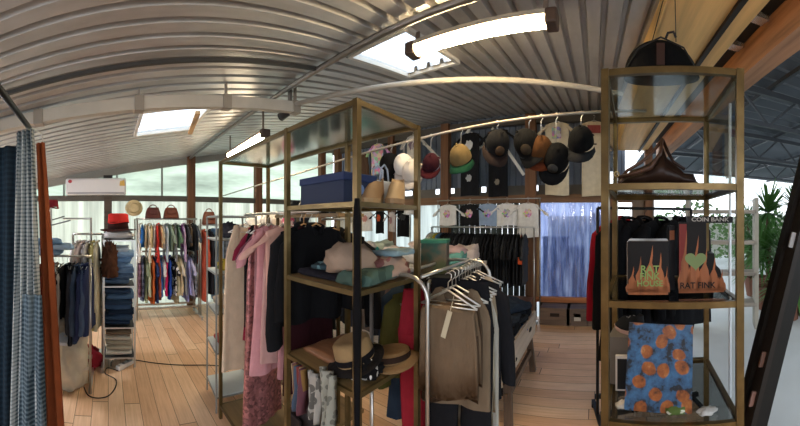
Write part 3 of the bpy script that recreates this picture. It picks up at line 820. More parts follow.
# ------------------------------------------------ garments hung high on the back wall
TEE = 'long garments hung high on the back wall'
def chest(o, mat, w, h, z, y=-.05, shape='rect'):
    mb = MB()
    if shape == 'rect': poly = [(-w, -h), (w, -h), (w, h), (-w, h)]
    else: poly = [(math.cos(2 * PI * i / 12) * w * (1 + .25 * math.sin(i * 2.3)), math.sin(2 * PI * i / 12) * h * (1 + .2 * math.cos(i * 3.1))) for i in range(12)]
    mb.prism(poly, .006, lambda u, v, ww: (u, y + ww, z + v)); return mb.build('chest_print', mat, o)
def wallhang(px, py, r_, kind, W_, L_, mat, lab, **kw):
    q = PY(px, py, YB - .2); return garment(kind, q, 0, W_, L_, .06, mat, lab, kw.get('group'), kw.get('sleeve'))
o = wallhang(470, 128, 0, 'tee', .36, 1.14, fabric('1d1d20'), 'long charcoal t-shirt with white figure print on the back wall', sleeve=.16); 
chest(o, fabric('d8d8d8'), .07, .08, -.30, -.055, 'blob'); chest(o, fabric('a8a8a8'), .05, .06, -.85, -.055, 'blob')
o = wallhang(498, 124, 0, 'tee', .36, 1.18, fabric('19191c'), 'long charcoal t-shirt with faint print behind the brown cap', sleeve=.16); chest(o, fabric('7c7466'), .04, .05, -.95, -.055, 'blob')
o = wallhang(557, 117, 0, 'tee', .40, 1.22, fabric('cdc0a6'), 'long cream t-shirt with dark square print on back wall', sleeve=.17); chest(o, fabric('4a463f', 'multi', sc=1.5), .07, .09, -.26, -.06)
o = wallhang(594, 116, 0, 'tee', .40, 1.24, fabric('c9bca2'), 'long cream t-shirt with red print beside the brass tower', sleeve=.17); chest(o, fabric('8f4a46'), .10, .06, -.22, -.06); chest(o, fabric('2e2b2a'), .04, .01, -.45, -.06)
o = wallhang(413, 131, 0, 'tee', .28, .90, fabric('c9c3bd'), 'pale grey t-shirt with faint print beside the maroon cap', sleeve=.15); chest(o, fabric('84727e'), .06, .1, -.26, -.055, 'blob')
o = wallhang(377, 140, 0, 'tee', .34, .70, fabric('c8a0a8', 'multi'), 'pink and blue patterned top above the shoes shelf', sleeve=.16)
o = wallhang(397, 158, 0, 'tank', .24, .62, fabric('c7c0c0'), 'pale sleeveless top with pink marks high on back wall'); chest(o, fabric('c23b78'), .04, .05, -.34, -.055, 'blob')
o = wallhang(362, 150, 0, 'shirt', .24, .52, fabric('5a4436'), 'brown shirt high on the wall behind the shoes')

# row of display shirts on the wall grid
root = empty('display_grid', (PY(485, 222, YB - .12).x, YB - .12, 1.95)); tag(root, 'pale wire rail holding the display t-shirts on the back wall', 'display rail')
mb = MB(); xa = PY(437, 222, YB - .12).x - root.location.x; xb = PY(541, 222, YB - .12).x - root.location.x
mb.tube([(xa, 0, -.02), (xb, 0, -.02)], .008, 6); mb.build('rail', CHROME, root, smooth=True)
for x in (xa + .02, xb - .02):
    mb = MB(); mb.tube([(x, 0, -.02), (x, 0, -1.95)], .010, 6); mb.build('upright', CHROME, root, smooth=True)
for i, (px, c, pc, lab) in enumerate(((448, 'dcdad6', 'b3413f', 'white display t-shirt with red print, hung next to the brown post'), (470, '1f1f21', 'c0662c', 'black display t-shirt with orange print'),
        (488, '8fa3bd', '6b4f8a', 'light blue display t-shirt with colourful print'), (507, 'dfddda', '4a4a48', 'white display t-shirt with dark grey print'), (528, 'dcd9d4', 'c9824a', 'white display t-shirt with orange and purple print'))):
    o = garment('tee', (PY(px, 206, YB - .22).x, YB - .22, 1.93), .05 * (i - 2), .36, .44 if i < 4 else .62, .05, fabric(c), lab, 't-shirts on the display grid', .12)
    chest(o, fabric(pc, 'multi', sc=2), .065, .07, -.24, -.045, 'blob')
# display t-shirts further left (white wall)
for i, (px, py, c, pc, W_, L_, lab) in enumerate(((366, 207, 'd9d5d2', 'c98f86', .34, .50, 'white t-shirt with pale pink print on the pale wall'), (380, 206, '171719', 'b8502f', .22, .55, 'narrow black t-shirt with orange print on pale wall'),
        (392, 208, 'bdb3b0', 'a07a7a', .16, .46, 'small beige patterned t-shirt between two black ones'), (404, 204, '111113', '333333', .34, .62, 'black t-shirt below a white cap'), (352, 209, 'cfcbc4', '9a958f', .3, .5, 'pale t-shirt half hidden by the dark brass post'),
        (340, 208, 'c4bfb6', '8f8a86', .3, .6, 'pale cream blouse on the pale wall near the corner'))):
    o = garment('tee', PY(px, py, YB - .24), 0, W_, L_, .05, fabric(c), lab, 't-shirts on the pale wall', .12); chest(o, fabric(pc), W_ * .2, .07, -.24, -.045, 'blob')
cap_ = brim_hat(PY(410, 214, YB - .42), WHITE, WHITE, 'white bucket hat on a stand before the black t-shirt', .13, .10, .10)
mb = MB(); q = PY(410, 214, YB - .42); mb.tube([(q.x, q.y, 0), (q.x, q.y, q.z + .02)], .012, 8); mb.tube([(q.x, q.y, 0), (q.x, q.y, .02)], .14, 16); tag(mb.build('hat_stand', CHROME, smooth=False), 'thin metal stand under the white bucket hat', 'stand')

# rack of black t-shirts
ya = YB - .58
xa, xb = PY(432, 228, ya).x, PY(534, 228, ya).x
rack('clothes_rack', 'long chrome rack of dark t-shirts before the boards', (xa, ya), (xb, ya), 1.47, base=True, w=.42)
xs = xa + .04; i = 0; n = 34
cols = ['d6d4d0', 'd8d6d4', 'c3d0b2', 'c9b13a', '5d87a8', '2a3648'] + [None] * 40
labs = ['white t-shirt at the end of the dark t-shirt rack', 'white t-shirt beside the pale green one on the dark rack', 'pale green t-shirt beside yellow one on the dark rack', 'yellow t-shirt on the dark t-shirt rack', 'blue t-shirt next to the yellow one', 'navy t-shirt where the black row begins']
x0_ = PY(431, 228, ya).x
for i in range(n):
    x = x0_ + (xb - x0_ - .14) * i / (n - 1) + R.uniform(-.008, .008)
    c = cols[i] or R.choice(['232427', '2b2c2f', '333538', '1c1c1f', '3b3c3f'])
    L_ = .80 + R.uniform(-.05, .06)
    lab = labs[i] if i < 6 else 'dark grey or black t-shirt packed in the long row on chrome rack'
    garment('tee', (x, ya, 1.452), PI / 2 + .12 + R.uniform(-.1, .1), .44, L_, .042, fabric(c), lab, 'dark t-shirts on the chrome rack' if i >= 6 else 'coloured t-shirts on the dark rack', .24, HANG_BLACK)
mb = MB(); q = P(520, 261, 4.3); mb.box(q, (.06, .004, .10)); mb.tube([q + Vector((0, 0, .05)), q + Vector((0, .06, .36))], .002, 4); tag(mb.build('price_tag', plain('d85a2c', .6)), 'small orange tag hanging in front of the dark t-shirts', 'tag')
mb = MB()
mb.box(((PY(455, 300, ya).x + PY(532, 300, ya).x) / 2, ya - .1, .23), (1.25, .42, .42)); 
tag(mb.build('storage_trunk', wood('6b452c', .6, 0, .6), bev=.015), 'low brown wooden trunk under the dark t-shirts', 'trunk')
# crates below the window
for i, (px, w, c) in enumerate(((556, .46, '6b5646'), (578, .34, '5e4e42'), (597, .32, '675548'))):
    q = PY(px, 310, YB - .25); mb = MB(); mb.box((q.x, q.y, .13), (w, .3, .26)); o = mb.build('drawer_box', wood(c, .7, 0, .6), bev=.008)
    mb = MB(); mb.box((q.x, q.y - .155, .16), (w * .3, .012, .05)); k = mb.build('handle', plain('2a201a', .5)); k.parent = o
    if i == 1: mb = MB(); mb.box((q.x, q.y - .156, .13), (.1, .01, .1)); k = mb.build('paper_label', plain('b9b2a4', .7)); k.parent = o
    tag(o, ['long brown drawer box under the window by the brown post', 'brown drawer box with pale label under the plastic window', 'brown drawer box under plastic window closest to brass tower'][i], 'drawer box', 'drawer boxes under the window')

# ------------------------------------------------ double rack on the left wall
XR1 = -5.02; ya, yb = PX(136, 222, XR1).y, PX(197, 222, XR1).y
rack('clothes_rack', 'wide two-tier chrome rack packed with colourful shirts against wall', (XR1, ya), (XR1, yb), 1.60, mid=[1.07], double=True, w=.42, r=.014, basez=.17)
up = [('white', 'd9d6d0'), ('blue', '2f66a8'), ('cream', 'd8c9a8'), ('pale cream', 'dccfb6'), ('beige', 'cdb98e'), ('white', 'd3d0cc'), ('red', 'c23a32'), ('tan', 'c3a57c'), ('white', 'cfcfcb'), ('pale blue', 'a9b9c4'),
      ('sage', '8d9f8e'), ('olive', '6c7258'), ('grey', '6f7376'), ('green', '5d7a63'), ('purple', '7e4d86'), ('lilac', 'a58fae'), ('charcoal', '3c3d40'), ('brown', '70604e'), ('black', '212124'), ('slate', '4a525a')]
lo = [('maroon plaid', '4e2a3a', 'plaid', '8e7080'), ('navy plaid', '343a56', 'plaid', '7f8396'), ('sage', '93a083', None, None), ('pale green', 'b5bda0', None, None), ('orange', 'c8683a', None, None), ('navy', '27345a', None, None), ('rust', '9c4a3a', None, None),
      ('blue', '315f9e', None, None), ('white', 'd3d0cf', None, None), ('magenta', 'c02a62', None, None), ('cobalt', '2848a0', None, None), ('black dotted', '202024', 'print', 'c8c8c8'), ('khaki', 'aaa183', None, None), ('beige', 'c4b698', None, None), ('cream', 'd2c8b6', None, None),
      ('grey', '84868a', None, None), ('lavender', '8e8fc4', None, None), ('pale lilac', 'b2b0cf', None, None), ('grey plaid', '55565c', 'plaid', '8b8c92'), ('black floral', '26262c', 'print', '8c9bb0')]
def row(items, p0, p1, z, rz, Lr, W_, where, group, kinds=('shirt', 'tee', 'shirt'), T=.055, jit=.12, hang=HANG_WIRE):
    n = len(items); used = {}
    for i, it in enumerate(items):
        c = it[1]; pat = it[2] if len(it) > 2 else None; c2 = it[3] if len(it) > 3 and it[3] else 'ffffff'
        kind = it[4] if len(it) > 4 else kinds[i % len(kinds)]
        t = (i + .5) / n; q = Vector(p0).lerp(Vector(p1), t); q.z = z
        nb = items[i - 1][0] if i else items[1][0]
        lab = '%s %s beside a %s one on %s' % (it[0], KINDN[kind][1], nb, where)
        garment(kind, q, rz + R.uniform(-jit, jit), W_, R.uniform(*Lr), T, fabric(c, pat, c2), lab, group, hang=hang)
row(up, (XR1, ya + .03, 0), (XR1, yb - .03, 0), 1.595, 0, (.44, .52), .40, 'the upper tier by the wall', 'shirts on the upper tier', ('shirt', 'tee', 'tank'), .05)
row(lo, (XR1, ya + .03, 0), (XR1, yb - .03, 0), 1.065, 0, (.58, .82), .40, 'the lower tier by the wall', 'shirts on the lower tier', ('shirt', 'shirt', 'dress'), .055)
# bags and hats on top of the double rack
def soft_bag(loc, w, h, d, mat, label, flap=None, rz=0, group=None):
    root = empty('handbag', loc, rz); tag(root, label, 'bag', group)
    mb = MB(); rings = []
    for j in range(9):
        t = j / 8; s = 1 - .3 * t ** 2; rings.append([Vector((math.copysign(abs(math.cos(a)) ** .6, math.cos(a)) * w / 2 * s, math.copysign(abs(math.sin(a)) ** .7, math.sin(a)) * d / 2 * (1 - .75 * t), h * t + .006 * math.sin(3 * a + j))) for a in [2 * PI * k / 20 for k in range(20)]])
    mb.loft(rings, cap0=True, cap1=True); mb.build('body', mat, root, smooth=True)
    mb = MB(); mb.tube([(math.cos(PI * k / 10) * w * .25, 0, h * .92 + math.sin(PI * k / 10) * h * .35) for k in range(11)], .008, 6); mb.build('handle', flap or mat, root, smooth=True)
    mb = MB(); mb.box((0, -d * .42, h * .55), (w * .5, .02, h * .35)); mb.build('front_pocket', flap or mat, root, bev=.008)
    return root
for i, (px, c, lab) in enumerate(((153, '59302c', 'dark red leather bag on top of the two-tier rack'), (171, '6b3c2c', 'brown leather bag on top of the two-tier rack'))):
    q = PX(px, 222, XR1); q.z = 1.614; soft_bag(q, .26, .17, .2, plain(c, .45, 0, .25, 10, 'leather'), lab, rz=PI / 2)
q = PX(132, 222, -5.1); q.z = 1.5
brim_hat(PX(134, 208, -5.3), fabric('cbb98f'), fabric('cbb98f'), 'straw hat hanging flat on the wall beside the chrome rack', .14, .08, .08, (0, PI / 2, 0), fabric('a08a60'))
# rack 2, right of the double rack
XR2 = -4.85; ya, yb = PX(200, 222, XR2).y, PX(222, 222, XR2).y
rack('clothes_rack', 'short chrome rack with jeans right of the two-tier rack', (XR2, ya - .02), (XR2, yb + .35), 1.50, base=False, w=.4)
jn = [('orange red', 'b0503a', None, None, 'shirt'), ('dark', '23242a', None, None, 'shirt'), ('blue denim', '6d8cae', 'denim', None, 'trousers'), ('pale blue denim', '94aac4', 'denim', None, 'trousers'), ('grey plaid', '6c7480', 'plaid', '9aa2ac', 'shirt'), ('blue denim', '58779c', 'denim', None, 'trousers'), ('dark denim', '33445c', 'denim', None, 'trousers')]
row(jn, (XR2, ya, 0), (XR2, yb + .3, 0), 1.495, 0, (.95, 1.28), .36, 'the short jeans rack', 'clothes on the short jeans rack', T=.07)
q = PX(209, 213, XR2); q.z = 1.515; soft_bag(q, .24, .20, .16, plain('6d4030', .45, 0, .25, 10, 'leather'), 'brown bag standing on the short jeans rack', rz=PI / 2)

# ------------------------------------------------ left racks
XA = -2.98
rack('clothes_rack', 'chrome rack of dark shirts behind the rust coat', (XA, -.98), (XA, -.16), 1.22, base=True, w=.40, double=True, basez=.2)
la = [('rust', '7a3324', None, None, 'shirt'), ('cream', 'd0c4ae', None, None, 'shirt'), ('dark red', '6a2a24', None, None, 'shirt'), ('grey', '9b978f', None, None, 'shirt'), ('light grey', 'aba69c', None, None, 'tank'), ('black', '17181b', None, None, 'tee'), ('black', '141519', None, None, 'shirt'), ('charcoal', '2b2d33', None, None, 'shirt'),
      ('slate blue', '3c4a5e', None, None, 'shirt'), ('steel blue', '4a5a74', None, None, 'shirt'), ('navy', '2b3352', None, None, 'jacket'), ('navy', '2f3757', None, None, 'shirt')]
row(la, (XA, -.66, 0), (XA, -.17, 0), 1.215, 0, (.58, .80), .38, 'the short rack behind the rust coat', 'shirts on the rack behind the rust coat', T=.065, jit=.3)
for i in range(3):
    q = Vector((XA, -.62 + .12 * (i % 2), 1.235 + .05 * i)); folded(q, .30, .34, .05, fabric(['7f9fbe', '93aec8', '6b8cad'][i], 'denim'), ['lowest light blue jeans folded on top of left rack', 'middle pale blue jeans folded on the left rack', 'topmost blue jeans folded on the left rack'][i], 'jeans folded on the left rack', .1 * i, 'folded_jeans')
# hooks stand behind
root = empty('display_stand', PX(51, 222, -3.6) * 1.0); root.location.z = 0; tag(root, 'thin metal stand with arms and red cap behind left rack', 'stand')
mb = MB(); mb.tube([(0, 0, 0), (0, 0, 1.72)], .014, 8); mb.tube([(0, 0, 0), (0, 0, .02)], .2, 16); mb.build('pole', CHROME, root)
for i, a in enumerate((.2, 1.3, 2.6)):
    mb = MB(); mb.tube([(0, 0, 1.45 + .06 * i), (math.cos(a) * .25, math.sin(a) * .25, 1.52 + .05 * i)], .008, 6); mb.build('arm', plain('6f7276', .4), root)
brim_hat(root.location + Vector((0, 0, 1.72)), fabric('7c2430'), fabric('7c2430'), 'small dark red cap on the thin stand', .09, .09, .075)
root = empty('display_stand', PX(91, 222, -3.6)); root.location.z = 0; tag(root, 'thin chrome stand with square arm left of the hats', 'stand')
mb = MB(); mb.tube([(0, 0, 0), (0, 0, 1.60)], .012, 8); mb.tube([(0, 0, 0), (0, 0, .02)], .18, 16); mb.build('pole', CHROME, root)
mb = MB(); mb.tube([(0, 0, 1.59), (0, -.33, 1.59)], .010, 6); mb.build('arm', CHROME, root)

# middle pale clothes
XM = -3.35
rack('clothes_rack', 'small chrome rack of white and yellow shirts beside jeans tower', (XM, -.38), (XM, -.06), 1.42, base=False, w=.36)
row([('white', 'cfcac4', None, None, 'shirt'), ('pale pink', 'c8b5b0', None, None, 'shirt'), ('pale grey', 'b3b1b3', None, None, 'shirt'), ('yellow green', 'b5ab72', None, None, 'shirt'), ('cream', 'c9c0a4', None, None, 'coat')], (XM, -.36, 0), (XM, -.1, 0), 1.415, 0, (.85, 1.0), .36, 'the small rack beside the jeans tower', 'pale shirts beside the jeans tower', T=.07, jit=.35)
crumple((XM, -.22, .0), .3, .3, .22, fabric('8e2430'), 'dark red cloth heap on the floor under pale shirts')

# jeans tower
cx, cy = -3.47, .115
root = shelving('jeans_shelf', 'narrow chrome shelf tower stacked with folded jeans', 'shelf', [(cx + .17, cy - .16), (cx + .17, cy + .17), (cx - .17, cy + .17), (cx - .17, cy - .16)], 1.36, [.10, .42, .86], post=.018, mat=CHROME, shelf_mat=plain('3a3a3c', .5), top_mat=plain('2c2624', .6))
hh = .10 + .02
wc = [('cfc6b4', 'cream'), ('b9ae98', 'beige'), ('a39a86', 'khaki'), ('c9c2b2', 'off-white'), ('7f6a55', 'brown')]
for i, (c, nm) in enumerate(wc):
    folded((cx, cy, hh), .28, .30, .05, fabric(c), '%s trousers folded on the lowest shelf of jeans tower' % nm, 'pale trousers folded in jeans tower', R.uniform(-.1, .1) + PI / 2, 'folded_trousers'); hh += .053
hh = .44
dn = [('24344a', 'dark navy'), ('2f435c', 'navy'), ('1f2b3c', 'black-blue'), ('3d5572', 'mid blue'), ('2b3b50', 'ink blue'), ('4d6785', 'faded blue'), ('35455c', 'slate')]
for i, (c, nm) in enumerate(dn):
    folded((cx + .015 * ((i * 5) % 3 - 1), cy + .02 * ((i * 7) % 3 - 1), hh), .30 + .02 * (i % 2), .31, .058, fabric(c, 'denim'), '%s jeans folded on the middle shelf of jeans tower' % nm, 'dark jeans folded in the tower', R.uniform(-.12, .12) + PI / 2, 'folded_jeans'); hh += .055
hh = .88
dn = [('56697f', 'grey blue'), ('465a74', 'dark steel'), ('6d88a8', 'light steel'), ('7f9cbc', 'pale'), ('5b7ba0', 'bright blue'), ('8aa6c4', 'washed pale'), ('b9c8d4', 'near-white')]
for i, (c, nm) in enumerate(dn):
    folded((cx + .02 * ((i * 5) % 3 - 1), cy + .025 * ((i * 4) % 3 - 1), hh), .29 + .03 * (i % 2), .32, .060, fabric(c, 'denim'), '%s jeans folded on the top level of jeans tower' % nm, 'light jeans folded in the tower', R.uniform(-.15, .15) + PI / 2, 'folded_jeans'); hh += .057
hz = 1.375
crumple((cx, cy, hz - .005), .34, .34, .10, fabric('d3cfcb'), 'white crumpled cloth on top of jeans tower', amp=.2)
brim_hat((cx, cy, hz + .085), fabric('3b1d1a'), fabric('45221c'), 'dark brown wide brimmed hat under the red cap', .19, .09, .1, (0, 0, .3), fabric('2a1512'))
brim_hat((cx, cy, hz + .17), fabric('d2362f'), fabric('d2362f'), 'bright red cap on top of the brown hat', .115, .10, .10, (0, 0, .2), name='cap')
mb = blob_mesh(.22, .16, .34, 5, .5, 40, 30, 9); o = mb.build('fur_hat', fabric('5a3a2a'), None, (cx + .22, cy - .10, .98), smooth=True); tag(o, 'shaggy brown fur hat hanging on the jeans tower', 'hat')
mb = MB(); mb.tube([(cx + .22, cy - .10, 1.25), (cx + .21, cy - .1, 1.34)], .006, 6); k = mb.build('loop', plain('30211a', .7)); k.parent = o; k.matrix_parent_inverse = Matrix.Translation(-o.location)
garment('coat', (cx + .05, cy - .30, 1.40), .05, .28, .98, .08, fabric('c3bba2'), 'long pale khaki coat hanging at the left edge of jeans tower')

# bags on the floor in front
root = empty('cloth_bag', P(67, 380, 3.0)); root.location.z = 0; tag(root, 'large cream cloth sack on the floor under left rack', 'sack')
mb = blob_mesh(.46, .42, .62, 3, .28, 30, 20, 2.6); mb.build('body', fabric('c8bda8'), root, smooth=True)
mb = MB(); mb.box((.12, -.05, .50), (.26, .16, .03), Matrix.Rotation(.3, 3, 'Y')); mb.build('folded_paper', plain('b9bec4', .6), root)
crumple(P(66, 352, 3.05) - Vector((0, 0, P(66, 352, 3.05).z - .50)), .34, .3, .20, fabric('b7ac97'), 'crumpled beige garment on top of the cream sack', amp=.4)

# curtains and coat of the fitting corner
mb = MB(); mb.tube([(-.85, -.43, 2.1), (-1.75, -.455, 2.1)], .016, 8); tag(mb.build('curtain_rail', plain('1b1b1b', .4), smooth=True), 'black metal curtain rail reaching towards the camera', 'rail')
def curtain(name, pts, z0, z1, mat, label, n=60, amp=.03, waves=9, spread=1.0, cat='curtain', t=.006, shear=0):
    mb = MB(); a, b_ = Vector(pts[0]), Vector(pts[1]); d = (b_ - a); nrm = Vector((-d.y, d.x, 0)).normalized(); M = 10
    rings = []
    for i in range(n + 1):
        u = i / n; ring = []
        for side in (1, -1):
            for j in (range(M + 1) if side == 1 else range(M, -1, -1)):
                v = j / M; q = a + d * ((u - .5) * (1 + (spread - 1) * v) + .5 + shear * v)
                w = amp * (.6 + .6 * v) * math.sin(u * waves * 2 * PI + .6 * math.sin(v * 3)) + .012 * noise.noise(Vector((u * 5, v * 3, 1)))
                q = q + nrm * (w + side * t / 2); q.z = z1 + (z0 - z1) * v; ring.append(q)
        rings.append(ring)
    mb.loft(rings, cap0=True, cap1=True)
    return tag(mb.build(name, mat, smooth=True), label, cat)
curtain('checked_curtain', [(-1.75, -.53, 0), (-1.72, -.42, 0)], .05, 2.08, fabric('b0b5b4', 'check', '4e5a60', 1.6), 'grey and white checked cloth hanging from the black rail', 70, .035, 4, 2.2)
curtain('navy_curtain', [(-1.97, -1.0, 0), (-1.93, -.53, 0)], .03, 2.05, fabric('1b2630', 'check', '273743', 1.0), 'dark navy cloth hanging behind the checked cloth', 50, .03, 5, 1.0)
curtain('navy_curtain', [(-1.66, -.47, 0), (-1.66, -.36, 0)], .03, 1.15, fabric('2b3942', 'check', '66747c', 1.4), 'dark blue checked hem showing low beside rust coat', 30, .02, 2, 1.7)
o = curtain('rust_coat', [(-1.93, -.45, 0), (-1.91, -.40, 0)], .25, 2.05, fabric('96502f'), 'long rust brown coat hanging right of the checked cloth', 40, .022, 2, 2.4, 'coat', .02, 2.0)
mb = MB(); mb.tube([(-1.92, -.40, 2.02), (-1.92, -.42, 2.11), (-1.76, -.455, 2.11)], .005, 6); k = mb.build('hanger', HANG_WIRE, o)

# power strip and cords
q = PZ(126, 366, .0); root = empty('power_strip', q, -.0); root.rotation_euler.z = -.75 + PI / 2 * 0; tag(root, 'white power strip lying on the floorboards', 'power strip')
a, b_ = PZ(118, 371, .0), PZ(134, 362, .0); ang = math.atan2((b_ - a).y, (b_ - a).x); root.rotation_euler.z = ang
mb = MB(); mb.box((0, 0, .022), ((b_ - a).length, .06, .044)); mb.build('housing', plain('cfcdc6', .4), root, bev=.006)
for i in range(4):
    mb = MB(); mb.prism([(math.cos(2 * PI * k / 12) * .017, math.sin(2 * PI * k / 12) * .017) for k in range(12)], .004, lambda u, v, w: (-.12 + .075 * i + u, v, .046 + w)); mb.build('socket', plain('8d8b86', .5), root)
def cord(pts, label, r=.005):
    P3 = [PZ(x, y, .008) for x, y in pts]; out = []
    for i in range(len(P3) - 1):
        p0, p1, p2, p3 = P3[max(i - 1, 0)], P3[i], P3[i + 1], P3[min(i + 2, len(P3) - 1)]
        for k in range(6):
            t = k / 6; out.append(.5 * ((2 * p1) + (p2 - p0) * t + (2 * p0 - 5 * p1 + 4 * p2 - p3) * t * t + (3 * p1 - p0 - 3 * p2 + p3) * t ** 3))
    out.append(P3[-1]); mb = MB(); mb.tube(out, r, 6)
    return tag(mb.build('cord', plain('141414', .5), smooth=True), label, 'cord')
cord([(84, 387), (88, 395), (97, 398), (108, 396), (115, 388), (116, 380), (110, 376), (105, 373), (107, 368), (113, 369), (118, 371)], 'black cord curling from the power strip to the sack')
cord([(111, 366), (112, 361), (120, 359), (135, 360), (155, 363), (180, 365), (205, 365), (222, 366)], 'black cord running straight across the boards to the shelf')
# ================================================================== centre shelving unit
UX0, UX1, UY0, UY1, UH = -2.29, -.84, .87, 1.30, 2.03
TOPG = glass('c9d2d0', .18, .12)
SHW = wood('80663f', .5, 0, .6)
shelving('shelving_unit', 'tall open brass shelving unit with hanging pink clothes inside', 'shelving unit', [(UX0, UY0), (UX1, UY0), (UX1, UY1), (UX0, UY1)], UH,
         [(1.62, (.66, 1)), (1.27, (.66, 1)), (.87, (.66, 1)), (.10, (0, .66))], post=.025, mids=(.66,), top_mat=TOPG, shelf_mat=SHW)
# black strap wound on nearest post
mb = MB(); mb.tube([(UX1 + .022, UY0 - .022, z) for z in (1.0, 1.2, 1.4, 1.55, 1.64)], [.014, .018, .012, .016, .01], 8)
mb.tube([(UX1 + .022, UY0 - .022, z) for z in (.45, .7, 1.0)], [.014, .010, .014], 8)
tag(mb.build('scarf', fabric('0c0b0d'), smooth=True), 'thin black scarf hanging down the nearest brass post', 'scarf')
mb = MB(); mb.tube([(UX0, 1.08, 1.61), (-1.33, 1.08, 1.61)], .010, 8); tag(mb.build('hanging_rail', metal('cfc8bc', .3), smooth=True), 'chrome rail inside the tall unit carrying pink clothes', 'rail')
ZR = 1.605
pk = [(-2.23, 'slip', .34, 1.20, 'cbb398', None, None, 'long cream slip dress furthest along the pink clothes rail', 1.06),
      (-2.15, 'dress', .24, .95, '7a1f35', None, None, 'crimson dress behind the black top on the pink clothes rail', 1.15),
      (-2.08, 'tank', .30, .82, '141214', None, None, 'black top with open shoulders hanging among pink clothes', 1.12),
      (-2.01, 'dress', .24, .80, '6a3a48', None, None, 'plum dress hanging between black top and pink skirt', 1.14),
      (-1.93, 'slip', .27, 1.45, '95605e', 'sequin', None, 'long rose sequin dress reaching almost to the floor', 1.06),
      (-1.87, 'tank', .28, .70, '8f676a', None, None, 'dusty mauve top on the pink clothes rail', 1.08),
      (-1.80, 'dress', .25, 1.04, 'b98386', None, None, 'short pink pleated dress hanging in front of sequin dress', 1.05),
      (-1.73, 'slip', .27, .95, 'b08a84', None, None, 'pale rose slip hanging behind the large blush top', 1.09),
      (-1.65, 'tee', .36, .52, 'c79a8c', None, None, 'large blush pink top with band hem at front of rail', 1.07),
      (-1.57, 'slip', .28, .98, '9c6e70', None, None, 'salmon slip dress beside the black sweatshirt', 1.12)]
for x, k, W_, L_, c, p, c2, lab, yy in pk:
    garment(k, (x, yy, ZR), PI / 2 + .15 + R.uniform(-.12, .12), W_, L_, .06, fabric(c, p, c2 or 'ffffff'), lab, 'pink clothes in the tall unit', .10 if k == 'tee' else None)
garment('jacket', (-1.49, 1.09, ZR), PI / 2 + .05, .36, .64, .09, fabric('101012'), 'black sweatshirt hanging just left of the middle brass post', None, .58, HANG_WOOD)
garment('jacket', (-1.60, 1.43, 1.57), .55, .46, .60, .10, fabric('0d0d0f'), 'black jacket with wide collar hanging just behind the unit', None, .55, HANG_WOOD)
garment('slip', (-1.44, 1.10, ZR - .0), PI / 2 + .1, .30, 1.0, .05, fabric('2c0f15'), 'very dark red slip dress between the two black tops')
garment('shirt', (-1.385, 1.10, ZR), PI / 2 - .12, .36, .60, .09, fabric('0b0b0d'), 'black long-sleeved top nearest the middle brass post', None, .42, HANG_WOOD)
mb = MB(); mb.tube([(-1.72, 1.42, 1.57), (-1.72, 1.43, 1.57), (-1.40, 1.43, 1.57)], .008, 8); mb.tube([(-1.40, 1.43, 0), (-1.40, 1.43, 1.57)], .008, 8)
tag(mb.build('hanging_rail', CHROME, smooth=True), 'short chrome rail behind the shelving holding the black jacket', 'rail')
# contents: top shelf z=1.62
ZT = 1.634
root = empty('shoe_box', (-1.10, 1.00, ZT), -.02); tag(root, 'dark blue shoe box on the upper shelf', 'box')
BLU = plain('0e1c38', .5, 0, .1); mb = MB(); mb.box((0, 0, .05), (.32, .2, .10)); mb.build('body', BLU, root, bev=.003)
mb = MB(); mb.box((0, 0, .112), (.33, .21, .035)); mb.build('lid', plain('11234a', .5), root, bev=.003)
mb = MB(); mb.prism([(math.cos(2 * PI * k / 14) * .022, math.sin(2 * PI * k / 14) * .022) for k in range(14)], .002, lambda u, v, w: (.161 + w, u, .06 + v)); mb.build('round_mark', plain('5a6f96', .5), root)
